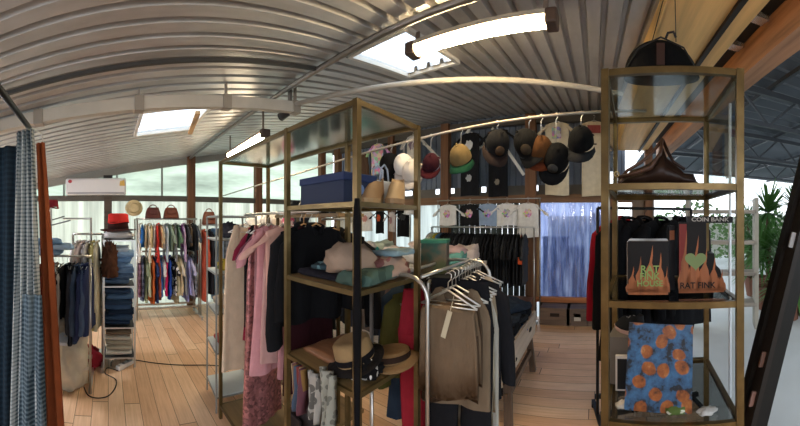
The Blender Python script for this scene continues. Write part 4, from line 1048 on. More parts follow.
# paper bag handles right of the box
root = empty('paper_bag', (-.99, 1.20, ZT)); tag(root, 'small white carrier bag with looped handles behind blue box', 'bag')
mb = MB(); mb.box((0, 0, .06), (.05, .14, .12)); mb.build('body', plain('b9bcc0', .6), root, bev=.004)
for s in (-1, 1):
    mb = MB(); mb.tube([(s * .02, -.035, .12), (s * .025, -.03, .18), (s * .02, 0, .20), (s * .015, .03, .18), (s * .02, .035, .12)], .005, 6); mb.build('handle', plain('9ba4b4', .5), root, smooth=True)
def shoe(loc, rz, up_m, sole_m, label, L=.27, heel=0, group=None, name='shoe', boot=0):
    root = empty(name, loc, rz); tag(root, label, 'shoe', group)
    mb = MB(); n = 18; rings = []
    def foot(z, s): return [Vector((math.cos(a) * L / 2 * s, math.sin(a) * .043 * s * (1.12 if math.cos(a) > 0 else .85), z + (heel if math.cos(a) < -.2 else 0) * .8)) for a in [2 * PI * k / n for k in range(n)]]
    mb.loft([foot(0, .97), foot(.022, 1.0)], cap0=True, cap1=True); mb.build('sole', sole_m, root, smooth=False)
    mb = MB(); rings = [foot(.022, .97)]
    for j in range(1, 7):
        t = j / 6; ring = []
        for k in range(n):
            a = 2 * PI * k / n; x = math.cos(a) * L / 2 * (.97 - .42 * t) - L * .16 * t; y = math.sin(a) * .041 * (1 - .25 * t)
            ring.append(Vector((x, y, .022 + (.055 + (.025 if math.cos(a) < 0 else .0) + heel) * t + .01 * math.sin(PI * t))))
        rings.append(ring)
    mb.loft(rings); c_ = rings[-1]; mb.loft([c_, [Vector((p.x * .8 - .01, p.y * .7, p.z - .03)) for p in c_]], cap1=True)
    mb.build('upper', up_m, root, smooth=True)
    if boot:
        mb = MB(); mb.loft([[Vector((-L * .2 + math.cos(2 * PI * k / 14) * .045, math.sin(2 * PI * k / 14) * .04, z)) for k in range(14)] for z in (.08, .14, .08 + boot)]); mb.build('shaft', up_m, root, smooth=True)
    mb = MB()
    for i in range(3): mb.tube([(L * .10 - .03 * i, -.025, .075 + .01 * i), (L * .09 - .03 * i, 0, .088 + .01 * i), (L * .10 - .03 * i, .025, .075 + .01 * i)], .003, 5)
    mb.build('laces', plain('d0cbc2', .7), root)
    return root
TAN = plain('86694a', .6, 0, .15, 12, 'suede'); TAN2 = plain('9f8460', .6, 0, .15, 12, 'suede')
LEA = plain('1b1614', .35, 0, .2, 12, 'leather'); LBR = plain('3c241a', .4, 0, .2, 12, 'leather')
shoe((-.955, 1.10, ZT), -1.2, TAN, TAN2, 'tan suede shoe on upper shelf nearest the dark post', .24, .03, 'tan shoes on the upper shelf')
shoe((-.89, 1.19, ZT), -1.15, TAN2, TAN, 'lighter tan suede shoe on upper shelf near the corner post', .24, .03, 'tan shoes on the upper shelf')
shoe((-.93, 1.04, ZT + .002) if False else (-1.02, 1.12, ZT), -1.5, LEA, plain('cfcac2', .5), 'black trainer with pale sole standing behind the tan shoes', .25, .05, boot=.06) if False else None
for i, (x, y, rz, m1, m2, lab, hb) in enumerate(((-1.48, 1.06, .3, LEA, LEA, 'black leather shoe left of middle post, furthest from blue box', 0), (-1.38, 1.22, .9, LBR, LEA, 'dark brown shoe just left of the blue box', 0))):
    pass
# shoe shelf along the hat rail, behind the left bay: separate narrow wall shelf of black shoes
mb = None
root = empty('shoe_shelf', (-2.0, 1.55, 0)); tag(root, 'slim brass shelf stand carrying black shoes behind the pink clothes', 'shelf')
for x in (-.38, .42):
    for y in (-.1, .12):
        mb = MB(); mb.box((x, y, .81), (.02, .02, 1.62)); mb.build('post', BRASS, root)
mb = MB(); mb.box((.02, .01, 1.60), (.84, .26, .025)); mb.build('shelf_panel', SHW, root)
mb = MB(); mb.box((.02, .01, .15), (.84, .26, .025)); mb.build('shelf_panel', SHW, root)
for i, (x, lab, boot) in enumerate(((-2.27, 'black trainer with white sole furthest left on slim shoe shelf', 0), (-2.13, 'black shoe, second on the slim shoe shelf', .06), (-2.0, 'black and white trainer, third on slim shoe shelf', 0), (-1.86, 'tall black boot on the slim shoe shelf', .12), (-1.72, 'black boot closest to the blue box', .10))):
    shoe((x, 1.55, 1.613), -1.1 + .1 * i, plain(['1a1b20', '131316', '24262e', '101013', '1a1412'][i], .45), plain('c9c9c9' if i in (0, 2) else '151515', .5), lab, .25, .03, 'black shoes on the slim shelf', boot=boot)
# shelf 2 z=1.27 : folded scarves and cushions of cloth
Z2 = 1.286
folded((-1.13, 1.03, Z2), .30, .26, .035, fabric('1c1a20'), 'black folded cloth under the cream scarf on middle shelf', name='folded_cloth')
folded((-1.17, 1.0, Z2 + .036), .10, .16, .03, fabric('5f7c80', 'print', '2c3b40'), 'small teal patterned scarf folded on middle shelf', name='folded_scarf', rz=.4)
crumple((-1.03, 1.02, Z2 + .036), .26, .22, .13, fabric('8f7b6a'), 'cream and pink crumpled scarf on the middle shelf', name='crumpled_scarf', amp=.3)
crumple((-.94, 1.17, Z2), .22, .24, .12, fabric('8c7668', 'print', '6a4440'), 'beige patterned crumpled blouse by the nearest post', name='crumpled_blouse', amp=.4)
folded((-.91, 1.02, Z2), .16, .26, .06, fabric('43574f', 'print', '31443f', .8), 'green patterned folded cloth on middle shelf near corner post', name='folded_scarf', rz=.2)
folded((-.93, 1.22, Z2 + .10), .16, .18, .03, fabric('74888e'), 'pale blue folded cloth at the back of middle shelf', name='folded_scarf')
root = empty('gift_box', (-.915, 1.62, 1.25), .35); tag(root, 'iridescent green and gold box standing behind the corner post', 'box')
m, nt, b = new_mat('iridescent_card'); n = noise_n(nt, objco(nt), 7, 3); nt.links.new(ramp(nt, n, [(.35, lin('24483a')), (.5, lin('5f4c34')), (.65, lin('4a5228')), (.8, lin('7a6434'))]), b.inputs['Base Color']); b.inputs['Roughness'].default_value = .3; b.inputs['Metallic'].default_value = .3
mb = MB(); mb.box((0, 0, .09), (.15, .15, .18)); mb.build('body', m, root, bev=.003); mb = MB(); mb.box((0, 0, .187), (.158, .158, .02)); mb.build('lid', plain('2f6a50', .4), root, bev=.003)
mb = MB(); z0 = 1.235
for x, y in ((-.12, -.12), (.12, -.12), (.12, .12), (-.12, .12)): mb.box((-.915 + x, 1.62 + y, z0 / 2), (.03, .03, z0))
mb.box((-.915, 1.62, z0), (.34, .34, .026)); tag(mb.build('plinth', BLACKM), 'black tall plinth table under the iridescent green box', 'stand')
# shelf 3 z=.87
Z3 = .886
brim_hat((-.97, 1.0, Z3 + .045), fabric('8d7350'), fabric('1d1917'), 'tan straw hat with black band on the lower shelf', .13, .10, .085, (.12, -.25, .3), fabric('141214'))
crumple((-.95, 1.0, Z3), .20, .20, .05, fabric('121214'), 'black crumpled strappy top under the straw hat', amp=.4)
crumple((-.93, .97, Z3 - .0), .16, .12, .09, fabric('0f0f11', 'print', 'cfcac4', 1.3), 'black and white dotted scarf by the nearest post', name='crumpled_scarf', amp=.45)
brim_hat((-.90, 1.17, Z3 + .01), fabric('6f5638'), fabric('7c6040'), 'brown straw hat lying flat behind the tan hat', .13, .05, .085, (0, -.1, 0), fabric('2a1c14'))
folded((-1.17, 1.09, Z3), .24, .30, .03, wood('7d5436', .6), 'brown folded leather panel on the lower shelf', name='folded_bag', cat='bag')
# hanging over the edge
def hanging_cloth(name, a, b_, z1, z0, mat, label, amp=.02, waves=3, sp=.8, cat='scarf', t=.02): return curtain(name, [a, b_], z0, z1, mat, label, 30, amp, waves, sp, cat, t)
hanging_cloth('knit_scarf', (-1.03, .845, 0), (-.93, .835, 0), .93, .58, fabric('8b897d', 'print', '66645b', 2.6), 'grey knitted scarf hanging off the lower shelf', .018, 2, .5)
hanging_cloth('striped_bag', (-1.24, .85, 0), (-1.15, .85, 0), .87, .66, fabric('8a5560', 'bands', sc=2.2), 'multicoloured striped cloth bag hanging below the shelf', .012, 2, .8, 'bag', .04)
hanging_cloth('grey_scarf', (-1.12, .85, 0), (-1.03, .845, 0), .88, .68, fabric('97928a', 'print', '5b5853', 1.5), 'grey patterned scarf between striped bag and knitted scarf', .012, 2, .9)
# things low in the unit
crumple((-1.12, 1.08, .0), .36, .30, .22, fabric('1a2a3f', 'denim'), 'dark blue denim heap on the floor inside the unit', amp=.35)
crumple((-1.0, 1.22, .0), .25, .2, .30, fabric('3f4a55'), 'grey cloth heap on the floor behind the denim', amp=.35)
soft_bag((-1.62, 1.20, .125), .30, .28, .22, plain('241d1c', .6, 0, .3, 12, 'canvas'), 'dark patterned bag on the bottom shelf of the unit')

# slim glass shelf stand at far left end
shelving('glass_shelf', 'slim stand of white glass shelves at the unit\'s far end', 'shelf', [(-2.72, .90), (-2.36, .86), (-2.36, 1.22), (-2.72, 1.26)], 1.60, [.12, .48, .80, 1.12, 1.40], post=.014, mat=plain('8f8e88', .4, .4), shelf_mat=plain('cfd6d4', .3), top_mat=plain('cfd6d4', .3))
crumple((-2.54, 1.05, 1.135), .24, .22, .09, fabric('b59a3c', 'print', '5f6e3a'), 'yellow green patterned cloth on slim glass shelf', amp=.4)
crumple((-2.54, 1.05, 1.415), .22, .2, .13, fabric('3c3b40'), 'dark grey cloth bundle on the slim glass shelf', amp=.4)
folded((-2.54, 1.05, .815), .24, .24, .08, fabric('cdbfae'), 'cream folded cloth on the slim glass shelf', name='folded_cloth')
folded((-2.54, 1.05, .495), .22, .22, .05, fabric('b95a58'), 'coral folded cloth low on the slim glass shelf', name='folded_cloth')
# hats and cloths shelf between (225-260, 195-225)
root = empty('hat_table', (-3.4, 2.05, 0)); tag(root, 'pale side table with white hats beyond the pink clothes', 'table')
mb = MB(); mb.box((0, 0, 1.50), (1.5, .4, .03)); mb.build('table_top', plain('c9c0b2', .5), root)
for x in (-.7, .7):
    for y in (-.16, .16): mb = MB(); mb.box((x, y, .745), (.04, .04, 1.48)); mb.build('leg', plain('8f8a80', .5), root)
mb = MB(); mb.box((0, 0, .8), (1.4, .36, .02)); mb.build('lower_shelf', plain('a39a8c', .5), root)
for i, (x, c, lab) in enumerate(((-3.95, 'dcd8d2', 'white bucket hat, first on the pale table'), (-3.68, 'e2ded8', 'white sun hat, middle of the pale table'), (-3.42, 'd9cdbd', 'cream hat beside the pink flower bundle'))):
    brim_hat((x, 2.03, 1.52), fabric(c), fabric(c), lab, .13, .12, .09, (.5, 0, .3 * i), group='white hats on the pale table')
crumple((-3.1, 2.05, 1.515), .16, .16, .15, fabric('c25a78', 'print', 'f0d0d8'), 'pink flower patterned bundle on the pale table', amp=.5)
crumple((-2.85, 2.05, 1.515), .2, .16, .16, fabric('23252e'), 'dark bundle right of the pink one on pale table', amp=.4)
for i, (c, nm) in enumerate((('d4cdc0', 'white'), ('c7a9a0', 'blush'), ('a8b5ac', 'sage'), ('cdbf9c', 'straw yellow'))):
    folded((-3.95 + .4 * i, 2.05, .815), .3, .3, .14, fabric(c), '%s folded cloth on lower level of the pale table' % nm, name='folded_cloth')
# display tables of folded clothes in the back (360-440, 235-285)
root = empty('display_table', (-2.75, 3.45, 0)); tag(root, 'long low display table of folded clothes in the back', 'table')
mb = MB(); mb.box((0, 0, 1.02), (2.7, .8, .04)); mb.build('table_top', plain('b9b2a6', .5), root)
for x in (-1.25, 1.25):
    for y in (-.35, .35): mb = MB(); mb.box((x, y, .5), (.05, .05, 1.0)); mb.build('leg', plain('8f8a82', .5), root)
pal = [('d7d0c8', 'white'), ('cdb9b0', 'blush'), ('dcd5cc', 'cream'), ('c9a9a6', 'rose'), ('4fb0a6', 'turquoise'), ('b8c4b4', 'mint'), ('d3c9bb', 'ecru'), ('bfae9f', 'beige'), ('e0dcd8', 'snow'), ('c9c3bf', 'silver'), ('6fa89c', 'sea green'), ('d9c8c0', 'peach')]
for i, (c, nm) in enumerate(pal):
    x = -3.95 + .40 * (i // 2) * 1.15; y = 3.28 + .36 * (i % 2)
    h = .09 + .05 * ((i * 7) % 3)
    folded((x, y, 1.042), .36, .32, h, fabric(c, 'print' if i % 3 == 0 else None, 'b08f8a'), '%s folded clothes, %s row of the long low table' % (nm, ['front', 'rear'][i % 2]), 'folded clothes on the long table', R.uniform(-.2, .2), 'folded_clothes')
    if i % 2 == 0: crumple((x + .05, y, 1.042 + h * .95), .28, .24, .10, fabric(pal[(i + 5) % 12][0]), '%s crumpled top thrown on the %s pile' % (pal[(i + 5) % 12][1], nm), 'crumpled tops on the long table', amp=.4)
for i, (c, nm) in enumerate((('2a2c33', 'black'), ('39414f', 'slate'), ('7b6f66', 'taupe'), ('31343a', 'charcoal'), ('5a4a48', 'plum'))):
    garment('coat' if i % 2 else 'shirt', (-3.2 + .28 * i, 3.0, 1.0), .1 * i, .42, .85, .08, fabric(c), '%s garment hanging in front of the long low table' % nm, 'dark garments before the long table')
mb = MB(); mb.tube([(-3.5, 3.0, 1.0), (-1.95, 3.0, 1.0)], .01, 8)
for x in (-3.45, -2.0): mb.tube([(x, 3.0, 0), (x, 3.0, 1.0)], .01, 8)
tag(mb.build('garment_stand', CHROME, smooth=True), 'low chrome stand with dark garments by the long table', 'clothes rack')

# ================================================================== middle rack (brown garments)
RX = -.62
root = empty('clothes_rack', (RX, 1.55, 0)); tag(root, 'chrome rack with rounded tube frame holding brown trousers', 'clothes rack')
def loopframe(y, zt, w, x0=0):
    mb = MB(); pts = [(x0 - w, y, .03), (x0 - w, y, zt - .10)]
    for k in range(5): a = PI - PI / 2 * k / 4; pts.append((x0 - w + .10 + .10 * math.cos(a), y, zt - .10 + .10 * math.sin(a)))
    for k in range(5): a = PI / 2 - PI / 2 * k / 4; pts.append((x0 + w - .10 + .10 * math.cos(a), y, zt - .10 + .10 * math.sin(a)))
    pts.append((x0 + w, y, .03)); mb.tube(pts, .0095, 10); return mb
loopframe(-.40, 1.31, .16, -.23).build('end_frame', CHROME, root, smooth=True)
loopframe(.24, 1.31, .17, -.18).build('end_frame', CHROME, root, smooth=True)
for x in (-.13, .0):
    mb = MB(); mb.tube([(x - .10, -.40, 1.31), (x - .15, .24, 1.31)], .009, 8); mb.build('rail', CHROME, root, smooth=True)
mb = MB(); mb.tube([(-.38, -.40, .12), (-.35, .24, .12)], .010, 8); mb.tube([(-.07, -.40, .12), (-.01, .24, .12)], .010, 8); mb.build('base_bar', CHROME, root, smooth=True)
br = [(1.21, 'drape', .36, .50, '6a5845', 'dark brown trousers with paper tag, nearest on the rounded rack', -.60, -.10),
      (1.29, 'drape', .36, .56, '4a3a2c', 'deep brown trousers just behind the dark brown trousers', -.56, -.05),
      (1.38, 'tank', .36, .62, '6a5a48', 'khaki brown top, third on the rounded rack', -.50, -.1),
      (1.47, 'trousers', .38, 1.08, '17171a', 'black trousers hanging low on the rounded rack', -.52, 0),
      (1.55, 'drape', .36, .80, 'a39a86', 'pale beige trousers hanging on the rounded rack', -.46, 0),
      (1.63, 'tank', .38, 1.02, '9b978d', 'light grey long top on the rounded rack', -.50, 0),
      (1.71, 'drape', .36, .66, '8c7d69', 'sand brown trousers on the rounded rack', -.46, 0),
      (1.79, 'shirt', .36, .72, '1a1a1d', 'black shirt between sand and cream garments', -.46, 0),
      (1.87, 'tank', .36, .70, 'b9a68c', 'cream top near the far end of the rounded rack', -.46, 0),
      (1.95, 'drape', .36, .76, '17161a', 'black trousers second from the far end of rounded rack', -.46, 0),
      (2.04, 'drape', .36, .74, '4a3226', 'chestnut brown trousers, last on the rounded rack', -.46, 0)]
for bi, (y, k, W_, L_, c, lab, x, rz) in enumerate(br):
    t_ = bi / 10; y = 1.20 + .56 * t_; x = -.615 - .085 * t_; W_ = W_ - (.05 if bi < 2 else 0)
    garment(k, (x, y, 1.318), R.uniform(-.06, .06) + .08 + .1 * t_, W_ * .94, L_, .055, fabric(c), lab, 'garments on the rounded chrome rack')
mb = MB(); q = Vector((-.60, 1.155, 1.12)); mb.box(q, (.022, .003, .12), Matrix.Rotation(.28, 3, 'Y')); mb.tube([q + Vector((.018, 0, .06)), q + Vector((.03, .01, .12))], .0015, 4)
tag(mb.build('paper_tag', plain('b9ad92', .7)), 'long pale paper tag hanging on the dark brown trousers', 'tag')
# left part of that rack: olive, red garments on second rail
for (x, y, k, W_, L_, c, lab) in ((-.86, 1.45, 'trousers', .34, .98, '8a1f2a', 'bright red trousers hanging left of the brown garments'), (-.95, 1.55, 'shirt', .40, .60, '4a4620', 'olive shirt hanging behind the corner brass post'),
                                  (-.90, 1.68, 'tank', .34, .34, '8f7f2c', 'mustard yellow top hanging behind the corner brass post'), (-.83, 1.82, 'jacket', .42, .85, '6b1e26', 'dark red jacket hanging behind the red trousers'), (-1.02, 1.95, 'coat', .46, 1.05, '1b2026', 'black long coat hanging deep behind the shelving'), (-1.12, 1.80, 'coat', .44, 1.0, '2c3a4a', 'slate blue coat hanging behind the black jacket')):
    garment(k, (x, y, 1.235), .55 + R.uniform(-.1, .1), W_, L_, .07, fabric(c), lab, 'garments behind the corner post')
root = empty('clothes_rack', (-.97, 1.7, 0)); tag(root, 'small chrome rack of red and olive clothes behind corner post', 'clothes rack')
mb = MB(); mb.tube([(.16, -.34, 0), (.16, -.34, 1.235), (-.2, .42, 1.235), (-.2, .42, 0)], .010, 8); mb.build('frame', CHROME, root)
mb = MB(); mb.tube([(.08, .12, 1.235), (-.15, .10, 1.235)], .008, 8); mb.build('cross_bar', CHROME, root)

# ================================================================== trestle table with jeans
root = empty('trestle_table', (-1.05, 2.75, 0)); tag(root, 'low pale wooden trough table full of dark jeans', 'table')
TW = wood('b3a594', .65, 1, .6); TL = wood('5a4636', .7, 2, .6)
X0, X1, Y0, Y1 = -.42, .42, -.52, .42
for s, xx in ((1, X1), (-1, X0)):
    mb = MB(); mb.prism([(Y0, .40), (Y1, .40), (Y1 + .02, .62), (Y0 - .02, .62)], .025, lambda u, v, w: (xx + w, u, v)); sd = mb.build('side_board', TW, root)
    mb = MB(); mb.prism([(.16 + math.cos(2 * PI * k / 14) * .055, .52 + math.sin(2 * PI * k / 14) * .02) for k in range(14)], .004, lambda u, v, w: (xx + s * .0145 + w, u, v)); mb.build('hand_hole', plain('17110d', .8), sd)
for yy in (Y0, Y1):
    mb = MB(); mb.box(((X0 + X1) / 2, yy, .51), (X1 - X0, .025, .22)); mb.build('end_board', TW, root)
mb = MB(); mb.box(((X0 + X1) / 2, (Y0 + Y1) / 2, .41), (X1 - X0 - .02, Y1 - Y0 - .02, .02)); mb.build('bottom_board', TW, root)
for x in (X0 + .04, X1 - .04):
    for y, s in ((Y0 + .08, -1), (Y1 - .08, 1)):
        mb = MB(); mb.bar((x, y, .40), (x + (.03 if x > 0 else -.03), y + s * .07, 0), .06, .05); mb.build('leg', TL, root)
mb = MB(); mb.bar((X1 - .03, Y0, .22), (X1 - .03, Y1, .22), .03, .06); mb.build('stretcher', TL, root)
dj = ['22262e', '2a313d', '1c1f25', '313c4c', '262a33', '3b4a5e', '191b20', '2b2e36', '2f5f9a', '35383f', '20242b', '2c3644', 'b9bcc0', '1b1d22']
for i, c in enumerate(dj):
    x = -1.32 + .24 * (i % 3); y = 2.40 + .17 * ((i // 3) % 4) ; z = .425 + .075 * (i // 3) * .55 + .05 * (i % 2) + (.10 if i > 8 else 0)
    lab = 'bright blue jeans in the trough table' if i == 8 else ('grey white jeans in the trough table' if i == 12 else 'dark denim jeans piled in the trough table')
    folded((x, y, z), .36, .30, .09, fabric(c, 'denim'), lab, 'dark jeans in the trough table' if i not in (8, 12) else 'light jeans in the trough table', R.uniform(-.6, .6), 'folded_jeans', 'jeans')
for i in range(7):
    x = -.82 - .03 * (i % 2); y = 2.30 + .13 * i
    folded((x, y, .60 + .04 * (i % 2)), .34, .22, .07, fabric(['24272e', '2c2f37', '1a1c21', '33383f', '22262c', '2b3038', '1d2026'][i], 'denim'), 'dark denim jeans along the trough table edge', 'dark jeans along the trough edge', R.uniform(-.3, .3), 'folded_jeans', 'jeans')
crumple((-.70, 2.36, .50), .14, .12, .16, fabric('6d4f8a', 'multi'), 'multicoloured cloth corner poking from the trough', amp=.4)
crumple((-.75, 2.50, .60), .16, .12, .10, fabric('2f6fc0'), 'bright blue cloth poking from the trough table', amp=.4)

# ================================================================== display tower on the right
TC = [(.05, 1.47), (.66, 1.31), (.75, 2.0), (.14, 2.16)]
m = glass('dfe5e2', .10, .06)
TOWER = shelving('display_tower', 'tall brass display tower with glass shelves on the right', 'display shelf', TC, 2.27, [1.715, 1.165, .60, .06], post=.036, shelf_mat=glass('c9cccb', .10, .05), top_mat=glass('dfe5e2', .03, .1))
def tw(u, v, z):
    a, b_, c_, d_ = [Vector((x, y, 0)) for x, y in TC]; p = a.lerp(b_, u).lerp(d_.lerp(c_, u), v); p.z = z; return p
TA = math.atan2(-.16, .61)
# side glass panes of the tower
BG = glass('e4eae9', .0, .03)
for i, (u0, v0, u1, v1) in enumerate(((.0, .02, .0, .98), (1.0, .02, 1.0, .98))):
    a, b_ = tw(u0, v0, 0), tw(u1, v1, 0); mb = MB()
    for z0, z1 in ((1.745, 2.23),):
        mb.bar(a + Vector((0, 0, (z0 + z1) / 2)), b_ + Vector((0, 0, (z0 + z1) / 2)), .005, z1 - z0)
    k = mb.build('side_glass', BG, TOWER); k.matrix_parent_inverse = Matrix.Translation(-TOWER.location)
# backpack on top
root = empty('backpack', tw(.44, .22, 2.29), TA); root.scale = (1.12, 1.0, 1.1); tag(root, 'black rounded backpack on top of the display tower', 'backpack')
mb = MB(); rings = []
for j in range(24):
    t = j / 23; wv = math.sqrt(max(0, 1 - t ** 2.4)) if t < 1 else 0; rings.append([Vector((math.cos(a) * .175 * (wv * .82 + .18 * (1 - t)) - .02 * t, math.copysign(abs(math.sin(a)) ** .8, math.sin(a)) * .10 * (wv * .8 + .2 * (1 - t)), .17 * t)) for a in [2 * PI * k / 24 for k in range(24)]])
mb.loft(rings, cap0=True, cap1=True); mb.build('body', fabric('050506'), root, smooth=True)
mb = MB(); mb.tube([(.02, -.04, .16), (.03, -.04, .185), (.055, -.04, .19), (.065, -.04, .165)], .006, 6); mb.build('top_loop', plain('2a2220', .6), root, smooth=True)
mb = MB(); mb.bar((-.0, -.103, .01), (-.0, -.095, .11), .035, .006); mb.build('strap', plain('33201a', .6), root)
mb = MB(); mb.tube([(-.155, -.06, .02), (-.10, -.075, .10), (.0, -.08, .145), (.10, -.075, .10), (.15, -.06, .02)], .004, 5); mb.build('piping', plain('1d1b1b', .5), root, smooth=True)
# two strings above
for i, ((x, y), (x2, y2)) in enumerate((((664, 0), (652, 42)), ((675, 0), (676, 42)))):
    mb = MB(); mb.tube([P(x, y - 3, 1.55), P(x2, y2, 1.62)], .0025, 5); tag(mb.build('hanging_string', plain('1a1614', .6), smooth=True), ['slanting dark string above the backpack', 'upright dark string above the backpack'][i], 'string')
# leather handbag on shelf 1.715
root = empty('leather_bag', tw(.42, .30, 1.738), TA); tag(root, 'slouched dark brown leather bag with peaked strap on shelf', 'bag')
LB = plain('2b1c16', .35, 0, .35, 9, 'leather', .4); LB2 = plain('4a3226', .38, 0, .3, 9, 'leather')
mb = MB(); rings = []; pk_ = [(-.19, .045), (-.15, .085), (-.10, .10), (-.05, .12), (.0, .17), (.02, .235), (.045, .15), (.09, .115), (.14, .075), (.185, .06), (.205, .02)]
for i, (x, h) in enumerate(pk_):
    dd = .10 * math.sin(PI * (i + 1.2) / 12.5) ** .5 + .01; ring = []
    for k in range(18):
        a = 2 * PI * k / 18; ca, sa = math.cos(a), math.sin(a)
        y = ca * dd * (1 - .80 * max(0, sa) ** .7); z = h * .5 + h * .5 * math.copysign(abs(sa) ** (1.0 if sa > 0 else .5), sa)
        q = noise.noise(Vector((x * 11, y * 12, z * 9))) * .018
        ring.append(Vector((x + q * .5, y + q, max(0, z + q * (sa > 0)))))
    rings.append(ring)
mb.loft(rings, cap0=True, cap1=True); mb.build('body', LB, root, smooth=True)
for i, pts in enumerate(([(-.195, -.09, .02), (-.15, -.105, .07), (-.08, -.10, .11), (-.03, -.075, .16), (.01, -.04, .22), (.022, -.02, .245)], [(.022, -.03, .24), (.015, -.075, .16), (-.03, -.11, .08), (-.11, -.125, .05), (-.18, -.12, .035)], [(.025, -.02, .24), (.05, -.03, .18), (.08, -.05, .12), (.14, -.06, .08)], [(-.20, -.10, .045), (-.17, -.13, .02), (-.19, -.14, .005)])):
    mb = MB(); mb.tube(pts, [.009] * len(pts), 8, sy=1.6 if i == 1 else 1); mb.build('strap', LB2 if i != 2 else LB, root, smooth=True)
mb = MB(); mb.tube([(-.20 + .012 * math.cos(2 * PI * k / 12), -.125, .05 + .012 * math.sin(2 * PI * k / 12)) for k in range(13)], .003, 5); mb.build('metal_ring', metal('b39a6a', .3), root, smooth=True)
# boxes with flames on shelf 1.165
def flame(x, w, h, lean=0):
    pts = []
    L = [(-.5, 0), (-.62, .18), (-.42, .34), (-.34, .30), (-.36, .46), (-.12, .62), (-.02, .80), (.06, 1.0), (.10, .78), (.05, .62), (.22, .48), (.30, .34), (.38, .40), (.50, .22), (.52, .0)]
    for u, v in L: pts.append((x + u * w + lean * v * w, v * h))
    return pts
TXG = plain('46502e', .6); FL = wood('96562c', .5, 2, .6); FLR = plain('732a26', .5); FLY = plain('c08a3a', .5); CARD = plain('0a0807', .55, 0, .2)
CHARC = plain('0b0a0b', .55)
SI = plain('b9b2a8', .25, .7, .25, 20)
root = empty('toy_box', tw(.30, .22, 1.19), TA + .08); tag(root, 'square black box with orange flames and silver side', 'box')
w_, d_, h_ = .205, .18, .265
mb = MB(); mb.box((.02, .03, h_ / 2), (w_, d_, h_)); mb.build('body', CHARC, root, bev=.003)
mb = MB(); mb.box((.02 - w_ / 2 - .002, .03, h_ / 2), (.002, d_ * .98, h_ * .98)); mb.build('side_window', SI, root)
mb = MB(); mb.box((.02, .03, h_ + .002), (w_ * .98, d_ * .98, .003)); mb.build('top_flap', plain('8a8580', .3, .4), root)
mb = MB()
yf_ = .03 - d_ / 2 - .002
for (x, w, h, ln) in ((-.06, .055, .13, .1), (-.02, .06, .18, .0), (.03, .075, .235, .1), (.085, .06, .20, -.1), (.112, .03, .13, 0)): mb.prism(flame(x, w, h, ln), .001, lambda u, v, ww: (u, yf_ + ww, v + .012))
mb.box((.02, yf_, .015), (w_ * .96, .001, .03)); mb.build('flame_print', FL, root)
for i, (s, z, sz) in enumerate((('RAT', .125, .05), ('FINK', .090, .046), ('HOUSE', .055, .040))): text(root, s, sz, (.028, yf_ - .002, z), (PI / 2, 0, 0), plain('7f9a58', .5), sx=1.0)
# tall box
root = empty('toy_box', tw(.735, .26, 1.19), TA + .02); tag(root, 'tall black box with large flames and green heart shape', 'box')
w2, d2, h2 = .19, .13, .36
mb = MB(); mb.prism([(-w2 / 2, 0), (w2 / 2 + .05, 0), (w2 / 2 + .045, .04), (w2 / 2 + .02, .12), (w2 / 2 + .0, .14), (w2 / 2 - .01, .2), (w2 / 2 - .05, .2), (w2 / 2 - .05, h2), (-w2 / 2, h2)], d2, lambda u, v, ww: (u, .02 + ww, v)); mb.build('body', CARD, root, bev=.002)
yf2 = .02 - d2 / 2 - .002
mb = MB(); mb.box((-w2 / 2 + .02, yf2, .22), (.038, .001, .26)); mb.build('red_print', FLR, root)
mb = MB()
for (x, w, h, ln) in ((-.065, .06, .34, .1), (-.02, .07, .31, .3), (.035, .075, .24, .1), (.085, .065, .19, 0), (.125, .04, .12, 0)): mb.prism(flame(x, w, h * .92, ln), .001, lambda u, v, ww: (u, yf2 - .001 + ww, v + .01))
mb.box((.02, yf2 - .001, .012), (w2 + .04, .001, .022)); mb.build('flame_print', FL, root)
mb = MB(); hp = [(16 * math.sin(t) ** 3 / 16 * .055, (13 * math.cos(t) - 5 * math.cos(2 * t) - 2 * math.cos(3 * t) - math.cos(4 * t)) / 16 * .05) for t in [2 * PI * k / 30 for k in range(30)]]
mb.prism(hp[:-1] if False else hp, .002, lambda u, v, ww: (-.01 + u, yf2 - .003 + ww, .165 + v)); mb.build('green_shape', plain('75895a', .5), root)
text(root, 'RAT FINK', .042, (.0, yf2 - .003, .038), (PI / 2, 0, 0), plain('1a1412', .5))
mb = MB(); mb.box((.065, .0, h2 + .012), (.235, .09, .034)); hd = mb.build('header_card', plain('151313', .5), root)
text(root, 'COIN BANK', .028, (.065, -.047, h2 + .012), (PI / 2, 0, 0), plain('a8a49c', .5), sx=1.25)
mb = MB(); mb.box((0, 0, .17), (.03, .05, .34)); o = mb.build('toy_box', plain('1c1b20', .5), None, tw(.53, .34, 1.19)); tag(o, 'thin dark box with orange corner squeezed between flame boxes', 'box')
mb = MB(); mb.box((0, -.027, .29), (.026, .002, .05)); mb.build('orange_print', FL, o)
mb = MB(); mb.box((0, 0, .035), (.16, .12, .07)); o = mb.build('red_box', plain('8e1f2a', .5), None, tw(.83, .55, 1.19), (0, 0, TA), bev=.003); tag(o, 'low red box behind the tall flame box', 'box')
